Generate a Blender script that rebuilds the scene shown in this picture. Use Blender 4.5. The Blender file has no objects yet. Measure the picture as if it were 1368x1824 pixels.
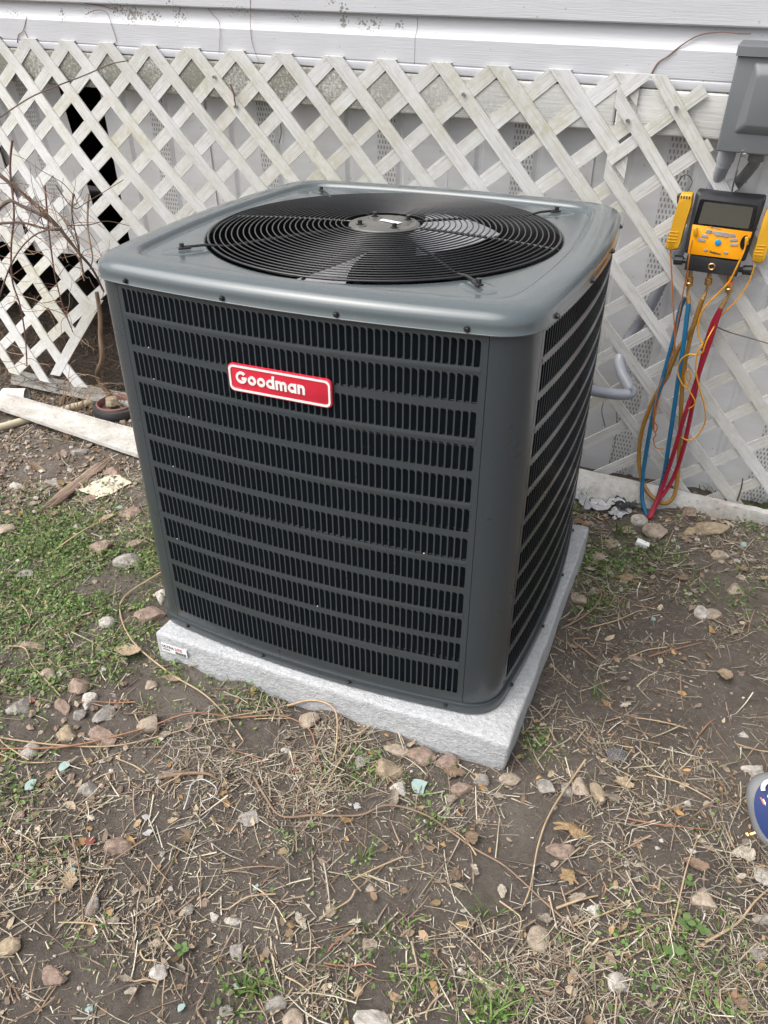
import bpy, bmesh, math, random
import numpy as np
from math import sin, cos, pi, radians, sqrt, atan2, hypot
from mathutils import Vector, Matrix, noise as mnoise

# ------------------------------------------------------------------ camera, sky, sun, exposure
SC = bpy.context.scene
COL = SC.collection
CAM = Vector((.58857, -1.39126, 1.12368))
_y, _p, _r = .400949, .575166, -.000847
FPX = 1403.28                                   # focal length in pixels of the 1368 x 1824 photograph
_f = Vector((-sin(_y)*cos(_p), cos(_y)*cos(_p), -sin(_p)))
_r0 = Vector((cos(_y), sin(_y), 0)); _u0 = _r0.cross(_f)
RIGHT = cos(_r)*_r0 + sin(_r)*_u0; UP = -sin(_r)*_r0 + cos(_r)*_u0; FWD = _f
cd = bpy.data.cameras.new('camera'); cam = bpy.data.objects.new('camera', cd); COL.objects.link(cam)
cd.sensor_fit = 'VERTICAL'; cd.sensor_height = 36; cd.sensor_width = 36; cd.lens = FPX/1824*36
cd.clip_start = .02; cd.clip_end = 800
cam.matrix_world = Matrix(((RIGHT.x, UP.x, -FWD.x, CAM.x), (RIGHT.y, UP.y, -FWD.y, CAM.y), (RIGHT.z, UP.z, -FWD.z, CAM.z), (0, 0, 0, 1)))
SC.camera = cam

SUN_EL, SUN_AZ = radians(56), radians(222)      # azimuth: clockwise from +Y; a bright overcast sky brightest behind the camera, to its left
W = bpy.data.worlds.new('World'); SC.world = W; W.use_nodes = True
nt = W.node_tree; nt.nodes.clear()
sky = nt.nodes.new('ShaderNodeTexSky'); sky.sky_type = 'NISHITA'; sky.sun_disc = False
sky.sun_elevation = SUN_EL; sky.sun_rotation = SUN_AZ; sky.air_density = 1.0; sky.dust_density = 5.0; sky.ozone_density = 1.0
hs = nt.nodes.new('ShaderNodeHueSaturation'); hs.inputs['Saturation'].default_value = .42; hs.inputs['Value'].default_value = 1.0
bg = nt.nodes.new('ShaderNodeBackground'); bg.inputs['Strength'].default_value = .13
ow = nt.nodes.new('ShaderNodeOutputWorld')
nt.links.new(sky.outputs[0], hs.inputs['Color']); nt.links.new(hs.outputs[0], bg.inputs['Color']); nt.links.new(bg.outputs[0], ow.inputs['Surface'])
sl = bpy.data.lights.new('sun', 'SUN'); sl.energy = 1.25; sl.angle = radians(70); sl.color = (1, .985, .96)
so = bpy.data.objects.new('sun', sl); COL.objects.link(so)
sd = Vector((sin(SUN_AZ)*cos(SUN_EL), cos(SUN_AZ)*cos(SUN_EL), sin(SUN_EL)))
so.rotation_euler = sd.to_track_quat('Z', 'Y').to_euler(); so.location = sd*6
SC.view_settings.view_transform = 'Standard'; SC.view_settings.look = 'None'
SC.view_settings.exposure = 0.94; SC.view_settings.gamma = 1
SC.cycles.max_bounces = 6; SC.cycles.diffuse_bounces = 4; SC.cycles.glossy_bounces = 3
SC.cycles.use_adaptive_sampling = True; SC.cycles.adaptive_threshold = .015
SC.cycles.use_denoising = True

# ------------------------------------------------------------------ places
G = -.076                                       # level of the ground; 0 is the top of the equipment pad
WU = Vector((.99902401, -.03711319, -.02395081)); WV = Vector((.02140016, -.06766192, .99747877)); WN = Vector((-.03864017, -.99701779, -.06680166))
WO = Vector((.60714919, .68603851, -.076))      # foot of the house wall; u runs along it, v up, w out of it
WM = Matrix(((WU.x, -WN.x, WV.x, WO.x), (WU.y, -WN.y, WV.y, WO.y), (WU.z, -WN.z, WV.z, WO.z), (0, 0, 0, 1)))   # local (u, -w, v)
WMI = WM.inverted()
def _ray(x, y): return (RIGHT*((x-684)/FPX) + UP*((912-y)/FPX) + FWD)
def gp(x, y, z=G):                              # where a spot of the photograph lies on the level z
    d = _ray(x, y); return CAM + d*((z-CAM.z)/d.z)
def wl(x, y, w=0.):                             # ... on the plane w in front of the wall, in wall coordinates (u, -w, v)
    d = _ray(x, y); t = ((WO + WN*w - CAM).dot(WN))/d.dot(WN); return WMI @ (CAM + d*t)
def wp(u, v, w=0.): return WO + WU*u + WV*v + WN*w
R = random.Random(7); NR = np.random.default_rng(11)

# ------------------------------------------------------------------ materials
def _mat(name):
    m = bpy.data.materials.new(name); m.use_nodes = True
    return m, m.node_tree, m.node_tree.nodes['Principled BSDF']
def N(nt, t, **kw):
    n = nt.nodes.new(t)
    for k, v in kw.items():
        if k in n.inputs: n.inputs[k].default_value = v
        else: setattr(n, k, v)
    return n
def ramp(nt, fac, stops):
    r = nt.nodes.new('ShaderNodeValToRGB'); e = r.color_ramp.elements
    while len(e) < len(stops): e.new(.5)
    for el, (p, c) in zip(e, stops):
        el.position = p; el.color = (c, c, c, 1) if not hasattr(c, '__len__') else (c[0], c[1], c[2], 1)
    nt.links.new(fac, r.inputs[0]); return r.outputs[0]
def mixc(nt, fac, a, b, mode='MIX'):
    m = nt.nodes.new('ShaderNodeMix'); m.data_type = 'RGBA'; m.blend_type = mode
    for v, i in ((fac, 0), (a, 6), (b, 7)):
        if isinstance(v, (int, float)): m.inputs[i].default_value = v
        elif isinstance(v, tuple): m.inputs[i].default_value = (*v, 1)
        else: nt.links.new(v, m.inputs[i])
    return m.outputs[2]
def mth(nt, op, a, b=0., c=None):
    m = nt.nodes.new('ShaderNodeMath'); m.operation = op
    for i, v in enumerate((a, b, c)):
        if v is None: continue
        if isinstance(v, (int, float)): m.inputs[i].default_value = v
        else: nt.links.new(v, m.inputs[i])
    return m.outputs[0]
def coords(nt, kind='Object', scale=(1, 1, 1)):
    if kind == 'World': o = nt.nodes.new('ShaderNodeNewGeometry').outputs['Position']
    else: o = nt.nodes.new('ShaderNodeTexCoord').outputs[kind]
    mp = nt.nodes.new('ShaderNodeMapping'); mp.inputs['Scale'].default_value = scale
    nt.links.new(o, mp.inputs['Vector']); return mp.outputs[0]
def nz(nt, co, scale, detail=4., rough=.55, dist=0.):
    n = N(nt, 'ShaderNodeTexNoise', Scale=scale, Detail=detail, Roughness=rough, Distortion=dist)
    nt.links.new(co, n.inputs['Vector']); return n.outputs['Fac']
def bump(nt, b, h, strength, dist=.002):
    n = N(nt, 'ShaderNodeBump', Strength=strength, Distance=dist)
    nt.links.new(h, n.inputs['Height'])
    if b.inputs['Normal'].is_linked: nt.links.new(b.inputs['Normal'].links[0].from_socket, n.inputs['Normal'])
    nt.links.new(n.outputs[0], b.inputs['Normal'])
def pm(name, c1, c2=None, scale=8., rough=.5, metal=0., bmp=None, stretch=(1, 1, 1), kind='Object', lo=.35, hi=.65, spec=.5, coat=0., rvar=0., detail=5.):
    m, nt, b = _mat(name)
    b.inputs['Roughness'].default_value = rough; b.inputs['Metallic'].default_value = metal
    b.inputs['Specular IOR Level'].default_value = spec; b.inputs['Coat Weight'].default_value = coat; b.inputs['Coat Roughness'].default_value = .12
    if c2 is None: c2 = tuple(x*.8 for x in c1)
    co = coords(nt, kind, stretch); f = nz(nt, co, scale, detail)
    nt.links.new(ramp(nt, f, ((lo, c1), (hi, c2))), b.inputs['Base Color'])
    if rvar: nt.links.new(mth(nt, 'MULTIPLY_ADD', nz(nt, co, scale*1.7, 6), rvar, rough-rvar*.5), b.inputs['Roughness'])
    if bmp:
        for s, st, d in (bmp if isinstance(bmp, list) else [bmp]): bump(nt, b, nz(nt, co, s, 5), st, d)
    return m
def vcol(name, rough=.75, bmp=None, trans=0., spec=.3):      # colour of each piece (its own pigment) comes with the mesh
    m, nt, b = _mat(name); b.inputs['Roughness'].default_value = rough; b.inputs['Specular IOR Level'].default_value = spec
    a = N(nt, 'ShaderNodeVertexColor', layer_name='Col'); co = coords(nt, 'World')
    c = mixc(nt, .55, a.outputs[0], mixc(nt, ramp(nt, nz(nt, co, 260), ((.3, .55), (.7, 1.3))), (0, 0, 0), a.outputs[0]), 'MIX')
    nt.links.new(c, b.inputs['Base Color'])
    if bmp: bump(nt, b, nz(nt, co, bmp[0], 6), bmp[1], bmp[2])
    if trans:
        b.inputs['Transmission Weight'].default_value = 0
        b.inputs['Subsurface Weight'].default_value = trans; b.inputs['Subsurface Radius'].default_value = (.003, .004, .001)
    return m
M = {}

# ------------------------------------------------------------------ mesh helpers
class MB:
    def __init__(s): s.v = []; s.f = []; s.m = []
    def add(s, vs, fs, mi=0, mat=None):
        o = len(s.v)
        s.v += [tuple(mat @ Vector(p)) for p in vs] if mat is not None else [tuple(p) for p in vs]
        s.f += [tuple(i+o for i in f) for f in fs]; s.m += [mi]*len(fs); return s
    def box(s, c, d, mat=None, mi=0, bev=0.):
        x, y, z = d[0]/2, d[1]/2, d[2]/2; C = Vector(c)
        if bev <= 0:
            vs = [C+Vector((a*x, b*y, e*z)) for a in (-1, 1) for b in (-1, 1) for e in (-1, 1)]
            fs = [(0, 1, 3, 2), (4, 6, 7, 5), (0, 4, 5, 1), (2, 3, 7, 6), (0, 2, 6, 4), (1, 5, 7, 3)]
            return s.add(vs, fs, mi, mat)
        bm = bmesh.new(); bmesh.ops.create_cube(bm, size=1)
        for v in bm.verts: v.co = Vector((v.co.x*d[0], v.co.y*d[1], v.co.z*d[2]))
        bmesh.ops.bevel(bm, geom=bm.edges[:], offset=bev, segments=3, profile=.5, affect='EDGES')
        vs = [C+v.co for v in bm.verts]; fs = [[v.index for v in f.verts] for f in bm.faces]; bm.free()
        return s.add(vs, fs, mi, mat)
    def tube(s, pts, r, n=8, mi=0, cap=True, closed=False):
        P = [Vector(p) for p in pts]; k = len(P)
        rr = [r(i/(k-1)) if callable(r) else (r[i] if hasattr(r, '__len__') else r) for i in range(k)]
        vs = []; up = None
        for i in range(k):
            if closed: t = P[(i+1) % k]-P[i-1]
            else: t = P[min(i+1, k-1)]-P[max(i-1, 0)]
            if t.length < 1e-9: t = Vector((0, 0, 1))
            t.normalize()
            if up is None:
                up = Vector((0, 0, 1)) if abs(t.z) < .9 else Vector((1, 0, 0))
            up = up - t*up.dot(t)
            if up.length < 1e-6: up = t.orthogonal()
            up.normalize(); sd = t.cross(up)
            vs += [P[i]+(up*cos(2*pi*j/n)+sd*sin(2*pi*j/n))*rr[i] for j in range(n)]
        fs = []
        for i in range(k if closed else k-1):
            a, b = i*n, ((i+1) % k)*n
            fs += [(a+j, a+(j+1) % n, b+(j+1) % n, b+j) for j in range(n)]
        if cap and not closed: fs += [tuple(range(n))[::-1], tuple((k-1)*n+j for j in range(n))]
        return s.add(vs, fs, mi)
    def cyl(s, a, b, r, n=16, mi=0, r2=None): return s.tube([a, b], [r, r if r2 is None else r2], n, mi)
    def lathe(s, prof, n=32, mat=None, mi=0, capb=False, capt=False):
        vs = []; fs = []
        for (r, z) in prof: vs += [(r*cos(2*pi*j/n), r*sin(2*pi*j/n), z) for j in range(n)]
        for i in range(len(prof)-1):
            for j in range(n): fs.append((i*n+j, i*n+(j+1) % n, (i+1)*n+(j+1) % n, (i+1)*n+j))
        if capb: fs.append(tuple(range(n))[::-1])
        if capt: fs.append(tuple((len(prof)-1)*n+j for j in range(n)))
        return s.add(vs, fs, mi, mat)
    def prism(s, poly, y0, y1, mi=0, mat=None, inset=0.):      # outline in (x, z) run from y0 (front) to y1 (back)
        n = len(poly)
        vs = [(p[0], y0, p[1]) for p in poly]+[(p[0], y1, p[1]) for p in poly]
        fs = [tuple(range(n)), tuple(range(2*n-1, n-1, -1))]+[(i, i+n, (i+1) % n+n, (i+1) % n) for i in range(n)]
        if inset > 0:
            cx = sum(p[0] for p in poly)/n; cz = sum(p[1] for p in poly)/n
            sz = max(hypot(p[0]-cx, p[1]-cz) for p in poly); k = 1-inset/sz*1.4
            vs = [(cx+(p[0]-cx)*k, y0, cz+(p[1]-cz)*k) for p in poly]+[(p[0], y0+(inset if y1 > y0 else -inset), p[1]) for p in poly]+[(p[0], y1, p[1]) for p in poly]
            fs = [tuple(range(n)), tuple(range(3*n-1, 2*n-1, -1))]
            for q in (0, n): fs += [(i+q, i+n+q, (i+1) % n+n+q, (i+1) % n+q) for i in range(n)]
        return s.add(vs, fs, mi, mat)
    def mesh(s, name, smooth=40., fix=True, merge=0.):
        me = bpy.data.meshes.new(name); me.from_pydata(s.v, [], s.f); me.update()
        if len(set(s.m)) > 1: me.polygons.foreach_set('material_index', s.m)
        if fix or merge:
            bm = bmesh.new(); bm.from_mesh(me)
            if merge: bmesh.ops.remove_doubles(bm, verts=bm.verts[:], dist=merge)
            if fix: bmesh.ops.recalc_face_normals(bm, faces=bm.faces[:])
            bm.to_mesh(me); bm.free()
        if smooth:
            me.polygons.foreach_set('use_smooth', [True]*len(me.polygons)); me.set_sharp_from_angle(angle=radians(smooth))
        return me
    def build(s, name, mats, parent=None, smooth=40., fix=True, merge=0., label=None):
        return link(name, s.mesh(name, smooth, fix, merge), mats, parent, label)
def link(name, me, mats=None, parent=None, label=None):
    if mats is not None and not me.materials:
        for m in (mats if isinstance(mats, (list, tuple)) else [mats]): me.materials.append(m)
    o = bpy.data.objects.new(name, me); COL.objects.link(o)
    if parent: o.parent = parent
    if label: o['label'] = label
    return o
def tag(o, label=None, cat=None, group=None, kind=None):
    for k, v in (('label', label), ('category', cat), ('group', group), ('kind', kind)):
        if v: o[k] = v
    return o
def thing(name, label, cat, loc=(0, 0, 0), rz=0., group=None, mat=None):
    o = bpy.data.objects.new(name, None); o.empty_display_size = .05; COL.objects.link(o)
    if mat is not None: o.matrix_world = mat
    else: o.location = loc; o.rotation_euler = (0, 0, rz)
    return tag(o, label, cat, group)
def spline(pts, n=8, closed=False):
    P = [Vector(p) for p in pts]; out = []; k = len(P)
    for i in range(k if closed else k-1):
        if closed: p0, p1, p2, p3 = P[i-1], P[i], P[(i+1) % k], P[(i+2) % k]
        else: p0, p1, p2, p3 = P[max(i-1, 0)], P[i], P[i+1], P[min(i+2, k-1)]
        for j in range(n):
            t = j/n; out.append(.5*((2*p1)+(p2-p0)*t+(2*p0-5*p1+4*p2-p3)*t*t+(3*p1-p0-3*p2+p3)*t**3))
    if not closed: out.append(P[-1])
    return out
def fast_mesh(name, v, f, mats, col=None, smooth=True):       # big numpy meshes; f has a fixed number of corners
    me = bpy.data.meshes.new(name); v = np.asarray(v, np.float32).reshape(-1, 3); f = np.asarray(f, np.int32); k = f.shape[1]
    me.vertices.add(len(v)); me.vertices.foreach_set('co', v.ravel())
    me.loops.add(f.size); me.loops.foreach_set('vertex_index', f.ravel())
    me.polygons.add(len(f)); me.polygons.foreach_set('loop_start', np.arange(len(f), dtype=np.int32)*k)
    me.polygons.foreach_set('use_smooth', np.full(len(f), bool(smooth)))
    me.update(calc_edges=True)
    if col is not None:
        a = me.color_attributes.new('Col', 'FLOAT_COLOR', 'POINT')
        c = np.ones((len(v), 4), np.float32); c[:, :3] = col; a.data.foreach_set('color', c.ravel())
    me.materials.append(mats); return me
class VN:                                        # smooth 2-D value noise
    def __init__(s, cell, seed): s.c = cell; s.g = np.random.default_rng(seed).random((256, 256))
    def __call__(s, x, y):
        x = np.asarray(x)/s.c; y = np.asarray(y)/s.c; xi = np.floor(x).astype(int); yi = np.floor(y).astype(int)
        fx = x-xi; fy = y-yi; fx = fx*fx*(3-2*fx); fy = fy*fy*(3-2*fy); g = s.g
        a = g[xi % 256, yi % 256]; b = g[(xi+1) % 256, yi % 256]; c = g[xi % 256, (yi+1) % 256]; d = g[(xi+1) % 256, (yi+1) % 256]
        return (a*(1-fx)+b*fx)*(1-fy)+(c*(1-fx)+d*fx)*fy
# ------------------------------------------------------------------ the ground
PX0, PX1, PY0, PY1 = -.35, .4187, -.4171, .344            # the equipment pad in plan
_n1, _n2, _n3, _n4 = VN(.35, 1), VN(.09, 2), VN(.03, 3), VN(.012, 4)
def gh(x, y):
    x = np.asarray(x, float); y = np.asarray(y, float)
    z = G + (_n1(x, y)-.5)*.022 + (_n2(x, y)-.5)*.013 + (_n3(x, y)-.5)*.007 + (_n4(x, y)-.5)*.0035
    d = np.maximum(np.maximum(PX0-x, x-PX1), np.maximum(PY0-y, y-PY1))       # distance to the pad
    k = np.clip(1-d/.10, 0, 1); z = z*(1-k)+(G-.004+(_n3(x, y)-.5)*.006)*k
    z = z + np.clip((y-.50)/.2, 0, 1)*np.clip((x-.1)/.2, 0, 1)*.012           # a low bank along the wall on the right
    z = z + np.where(d > -.02, 1.*np.exp(-(np.maximum(d, 0)/.022)**2), 0)*np.clip(_n2(x*1.3, y*1.3)-.25, 0, 1)*.030          # soil banked against the pad
    return z
def ghs(x, y): return float(gh(np.array([x]), np.array([y]))[0])
def soil():
    m, nt, b = _mat('soil'); co = coords(nt, 'World'); b.inputs['Roughness'].default_value = .95; b.inputs['Specular IOR Level'].default_value = .2
    c = ramp(nt, nz(nt, co, 5, 6, .6), ((.3, (.112, .093, .077)), (.55, (.156, .132, .111)), (.75, (.20, .174, .15))))
    c = mixc(nt, ramp(nt, nz(nt, co, 60, 5, .7), ((.45, 0.), (.7, .75))), c, (.215, .190, .166))
    v = N(nt, 'ShaderNodeTexVoronoi', Scale=230.); nt.links.new(co, v.inputs['Vector'])
    c = mixc(nt, ramp(nt, v.outputs['Distance'], ((.08, .8), (.2, 0.))), c, (.26, .215, .17))
    v2 = N(nt, 'ShaderNodeTexVoronoi', Scale=420.); nt.links.new(co, v2.inputs['Vector'])
    c = mixc(nt, ramp(nt, v2.outputs['Distance'], ((.05, .5), (.16, 0.))), c, (.045, .035, .027))
    nt.links.new(c, b.inputs['Base Color'])
    bump(nt, b, nz(nt, co, 150, 8, .75), .9, .006); bump(nt, b, nz(nt, co, 600, 4, .7), .6, .002)
    return m
M['soil'] = soil()
nx, ny = 330, 300
xs = np.linspace(-2.3, 1.5, nx); ys = np.linspace(-1.5, 1.15, ny)
def _pad(a, k):                                          # rings of ever longer cells out to the horizon
    lo = a[0]-np.geomspace(.02, 350, k)[::-1]; hi = a[-1]+np.geomspace(.02, 350, k); return np.concatenate([lo, a, hi])
xs = _pad(xs, 16); ys = _pad(ys, 16); XX, YY = np.meshgrid(xs, ys, indexing='ij')
ZZ = gh(XX, YY); far = np.clip((np.maximum(np.abs(XX), np.abs(YY))-2.2)/2, 0, 1); ZZ = ZZ*(1-far)+G*far
n0, n1 = XX.shape; idx = np.arange(n0*n1).reshape(n0, n1)
F = np.stack([idx[:-1, :-1], idx[1:, :-1], idx[1:, 1:], idx[:-1, 1:]], -1).reshape(-1, 4)
tag(link('ground', fast_mesh('ground', np.stack([XX, YY, ZZ], -1).reshape(-1, 3), F, M['soil'])), 'bare dark soil of the yard', kind='structure')

# ------------------------------------------------------------------ the house: siding, trim board, skirting
def white_vinyl(name, base=(.50, .507, .525), dirt=(.39, .39, .39), spots=(), grain=True, dirtamt=.35):
    m, nt, b = _mat(name); co = coords(nt); b.inputs['Roughness'].default_value = .42
    c = mixc(nt, ramp(nt, nz(nt, coords(nt, scale=(1.5, 1.5, 14)), 2.2, 6, .65), ((.42, 0.), (.75, dirtamt))), base, dirt)
    sc = coords(nt, scale=(3, 3, 90)); g = nz(nt, sc, 5, 4, .6)
    if grain:
        c = mixc(nt, ramp(nt, g, ((.33, .42), (.55, 0.))), c, (.44, .45, .48)); bump(nt, b, g, .5, .0014)
    if spots:
        sx = nt.nodes.new('ShaderNodeSeparateXYZ'); nt.links.new(nt.nodes['Texture Coordinate'].outputs['Object'], sx.inputs[0]); c2 = nt.nodes.new('ShaderNodeCombineXYZ'); nt.links.new(sx.outputs[0], c2.inputs[0]); nt.links.new(sx.outputs[2], c2.inputs[1])
        vo = N(nt, 'ShaderNodeTexVoronoi', Scale=120., voronoi_dimensions='2D'); nt.links.new(c2.outputs[0], vo.inputs['Vector']); nse = mth(nt, 'MULTIPLY_ADD', nz(nt, co, 60, 4, .7), 3.2, -.75); tot = None
    for (u, v, ru, rv, dens) in spots:                  # patches of mildew dots
        off = nt.nodes.new('ShaderNodeMapping'); off.inputs['Location'].default_value = (-u/ru, 0, -v/rv); off.inputs['Scale'].default_value = (1/ru, 0, 1/rv)
        nt.links.new(nt.nodes['Texture Coordinate'].outputs['Object'], off.inputs['Vector'])
        ln = nt.nodes.new('ShaderNodeVectorMath'); ln.operation = 'LENGTH'; nt.links.new(off.outputs[0], ln.inputs[0])
        mask = ramp(nt, ln.outputs['Value'], ((0., dens), (1., 0.)))
        tot = mask if tot is None else mth(nt, 'MAXIMUM', tot, mask)
    if spots:
        sp = mth(nt, 'LESS_THAN', vo.outputs['Distance'], mth(nt, 'MULTIPLY', tot, nse))
        c = mixc(nt, mth(nt, 'MULTIPLY', sp, .88), c, (.16, .155, .13))
    vo = N(nt, 'ShaderNodeTexVoronoi', Scale=34.); nt.links.new(co, vo.inputs['Vector'])
    c = mixc(nt, mth(nt, 'MULTIPLY', mth(nt, 'LESS_THAN', vo.outputs['Distance'], mth(nt, 'MULTIPLY', nz(nt, co, 3.1, 2), .14)), .6), c, (.3, .29, .26))
    nt.links.new(c, b.inputs['Base Color']); return m
def uv(x, y, w=-.01): p = wl(x, y, w); return p.x, p.z
SP = []
for (x, y, rx, ry, d) in ((232, 27, 26, 16, 1.3), (205, 16, 26, 14, .9), (268, 30, 24, 12, .95), (315, 27, 18, 18, .95), (302, 4, 10, 10, 1.1), (106, 27, 10, 11, 1.05), (20, 25, 26, 10, .6), (150, 22, 22, 10, .5),
                          (608, 40, 13, 10, 1.25), (612, 14, 12, 9, 1.2), (655, 43, 34, 14, .85), (706, 44, 16, 9, .95), (590, 4, 9, 8, 1.0), (420, 20, 50, 14, .42), (520, 30, 40, 14, .42)):
    a = uv(x, y); k = 0.00155*(1+(700-x)*.0004); SP.append((a[0], a[1], rx*k, ry*k*1.1, d*.62))
M['siding'] = white_vinyl('siding_vinyl', spots=SP)
M['vinyl'] = white_vinyl('skirting_vinyl', base=(.87, .875, .885), dirt=(.68, .67, .64), grain=False, dirtamt=.45)
M['vinyl_old'] = white_vinyl('weathered_vinyl', base=(.56, .545, .51), dirt=(.25, .22, .18), dirtamt=1.)
def dirty_rail():
    m, nt, b = _mat('dirty_rail_paint'); co = coords(nt, 'World'); b.inputs['Roughness'].default_value = .6
    c = mixc(nt, ramp(nt, nz(nt, co, 16, 8, .75), ((.42, 0.), (.68, .85))), (.56, .55, .52), (.33, .29, .24))
    c = mixc(nt, ramp(nt, nz(nt, co, 70, 6, .8), ((.56, 0.), (.68, .9))), c, (.16, .13, .10))
    c = mixc(nt, ramp(nt, nz(nt, co, 260, 4, .7), ((.60, 0.), (.72, .7))), c, (.12, .10, .08))
    nt.links.new(c, b.inputs['Base Color']); bump(nt, b, nz(nt, co, 90, 6, .7), .5, .003); return m
M['rail'] = dirty_rail()
def vent():
    m, nt, b = _mat('vent_vinyl'); b.inputs['Roughness'].default_value = .5
    tc = nt.nodes.new('ShaderNodeTexCoord'); sx = nt.nodes.new('ShaderNodeSeparateXYZ'); nt.links.new(tc.outputs['Object'], sx.inputs[0])
    cx = nt.nodes.new('ShaderNodeCombineXYZ'); nt.links.new(sx.outputs[0], cx.inputs[0]); nt.links.new(sx.outputs[2], cx.inputs[1])
    br = nt.nodes.new('ShaderNodeTexBrick'); br.offset = .5; nt.links.new(cx.outputs[0], br.inputs['Vector'])
    for k, v in (('Scale', 1.), ('Mortar Size', .0031), ('Mortar Smooth', .3), ('Brick Width', .0088), ('Row Height', .0135)): br.inputs[k].default_value = v
    c = mixc(nt, br.outputs['Fac'], (.30, .295, .29), (.80, .80, .795))
    c = mixc(nt, ramp(nt, nz(nt, coords(nt, scale=(1, 1, .3)), 9, 5, .7), ((.5, 0.), (.72, .6))), c, (.24, .19, .15))
    nt.links.new(c, b.inputs['Base Color']); return m
M['vent'] = vent()
def mildew_board():
    m, nt, b = _mat('trim_board_paint'); co = coords(nt); b.inputs['Roughness'].default_value = .6
    g = nz(nt, coords(nt, scale=(2.5, 1, 60)), 4, 6, .7, 1.2)
    c = mixc(nt, ramp(nt, g, ((.36, .55), (.5, 0.))), (.60, .60, .57), (.34, .33, .30)); bump(nt, b, g, .6, .002)
    sx = nt.nodes.new('ShaderNodeSeparateXYZ'); nt.links.new(nt.nodes['Texture Coordinate'].outputs['Object'], sx.inputs[0])
    left = ramp(nt, mth(nt, 'MULTIPLY_ADD', sx.outputs[0], .5, .6), ((.02, 1.), (.45, .0)))      # the old growth stops short of the newer board
    f = mth(nt, 'ADD', nz(nt, co, 130, 8, .8), mth(nt, 'MULTIPLY', nz(nt, co, 7, 3), .35))
    k = mth(nt, 'MULTIPLY', ramp(nt, f, ((.52, 0.), (.68, .95))), left)
    c = mixc(nt, k, c, (.17, .165, .13)); nt.links.new(c, b.inputs['Base Color']); return m
M['board'] = mildew_board()
M['void'] = pm('crawl_space_dark', (.02, .017, .014), (.035, .03, .025), 6, .95)  # near-black: darkness under the house put into the colour of its surfaces

house = thing('house', 'white vinyl sided house wall with vertical skirting behind the lattice', 'house', mat=WM)
def course(v0, u0, u1, k):
    prof = [(-.012, v0+.002), (.0, v0), (.002, v0+.003), (.0005, v0+.055), (-.003, v0+.060), (-.009, v0+.068), (-.0125, v0+.080), (-.0135, v0+.1015), (-.02, v0+.1015), (-.02, v0+.001)]
    mb = MB(); us = [u0, u1]; n = len(prof); OFF = -.012
    vs = [(u, -(w+OFF), v) for u in us for (w, v) in prof]
    fs = [(i, (i+1) % n, n+(i+1) % n, n+i) for i in range(n)]+[tuple(range(n))[::-1], tuple(range(n, 2*n))]
    mb.add(vs, fs); return mb.build('siding_board', M['siding'], house, 30)
su = uv(739, 75)[0]
for k in range(22):
    cuts = [-6.5, su, 4.5] if k == 0 else ([-6.5, -1.9+((k*1.37) % 2.6)+2.6, 4.5])
    for i in range(2): course(1.054+k*.1, cuts[i]+.0006, cuts[i+1]-.0006+(.0), k)
mb = MB(); mb.box((-1, .019, 1.0445), (11, .02, .019), bev=.003); mb.build('starter_strip', M['siding'], house)
bu = wl(1098, 190, -.01).x
for (a, b_) in ((-6.5, bu-.001), (bu+.001, -.098)):        # trim boards end under the electrical box
    mb = MB(); mb.box(((a+b_)/2, .0185, .988), (b_-a, .022, .091), bev=.006); mb.build('trim_board', M['board'], house)
mb = MB(); mb.box((2.45, .0185, .988), (4.1, .022, .091), bev=.006); mb.build('trim_board', M['board'], house)

def skirt(uc, wd=.378, w=-.075, rot=0., tilt=0., v0=-.05, v1=1.0, du=0.):
    pn = bpy.data.objects.new('skirting_panel', None); COL.objects.link(pn); pn.parent = house
    T = Matrix.Translation((uc+du, -w, 0)) @ Matrix.Rotation(rot, 4, 'Z') @ Matrix.Rotation(tilt, 4, 'Y')
    pn.matrix_local = T
    h = wd/2+.006; v_a = -.012; v_b = .043
    # three flats with folded ribs between them, the middle of the panel perforated
    def strip(nm, prof, m):
        mb = MB(); n = len(prof); vs = [(x, y, v) for v in (v0, v1) for (x, y) in prof]
        mb.add(vs, [(i, i+1, n+i+1, n+i) for i in range(n-1)]); mb.build(nm, M[m], pn, 30, fix=False)
    strip('flat', [(-h, .012), (-h+.006, 0), (-.112, 0), (-.104, .010), (-.096, .010), (-.088, 0), (v_a, 0)], 'vinyl')
    strip('vent_strip', [(v_a, 0), (v_b, 0)], 'vent')
    strip('flat', [(v_b, 0), (v_b+.008, .010), (v_b+.016, .010), (v_b+.024, 0), (h-.006, 0), (h, -.003)], 'vinyl')
    return pn
for k in range(-11, 5): skirt(-.195-.378*k, rot=R.uniform(-.015, .015), tilt=R.uniform(-.003, .003), w=-.075+R.uniform(-.003, .003))
R.seed(99)
skirt(-2.212, .378, -.13, rot=-.06, tilt=-.10, v0=.36)
for k in range(11): skirt(-2.62-.378*k, rot=R.uniform(-.02, .02), w=-.12, tilt=-.03, v0=.36 if k < 2 else 0)
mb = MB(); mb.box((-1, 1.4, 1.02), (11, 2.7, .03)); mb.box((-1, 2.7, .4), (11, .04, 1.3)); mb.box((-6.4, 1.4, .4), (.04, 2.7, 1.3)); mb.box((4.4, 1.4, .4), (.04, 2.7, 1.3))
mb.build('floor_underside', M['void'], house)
mb = MB(); mb.box((-1, .06, 2.15), (11, .05, 2.2)); mb.build('wall_core', M['void'], house)

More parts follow.
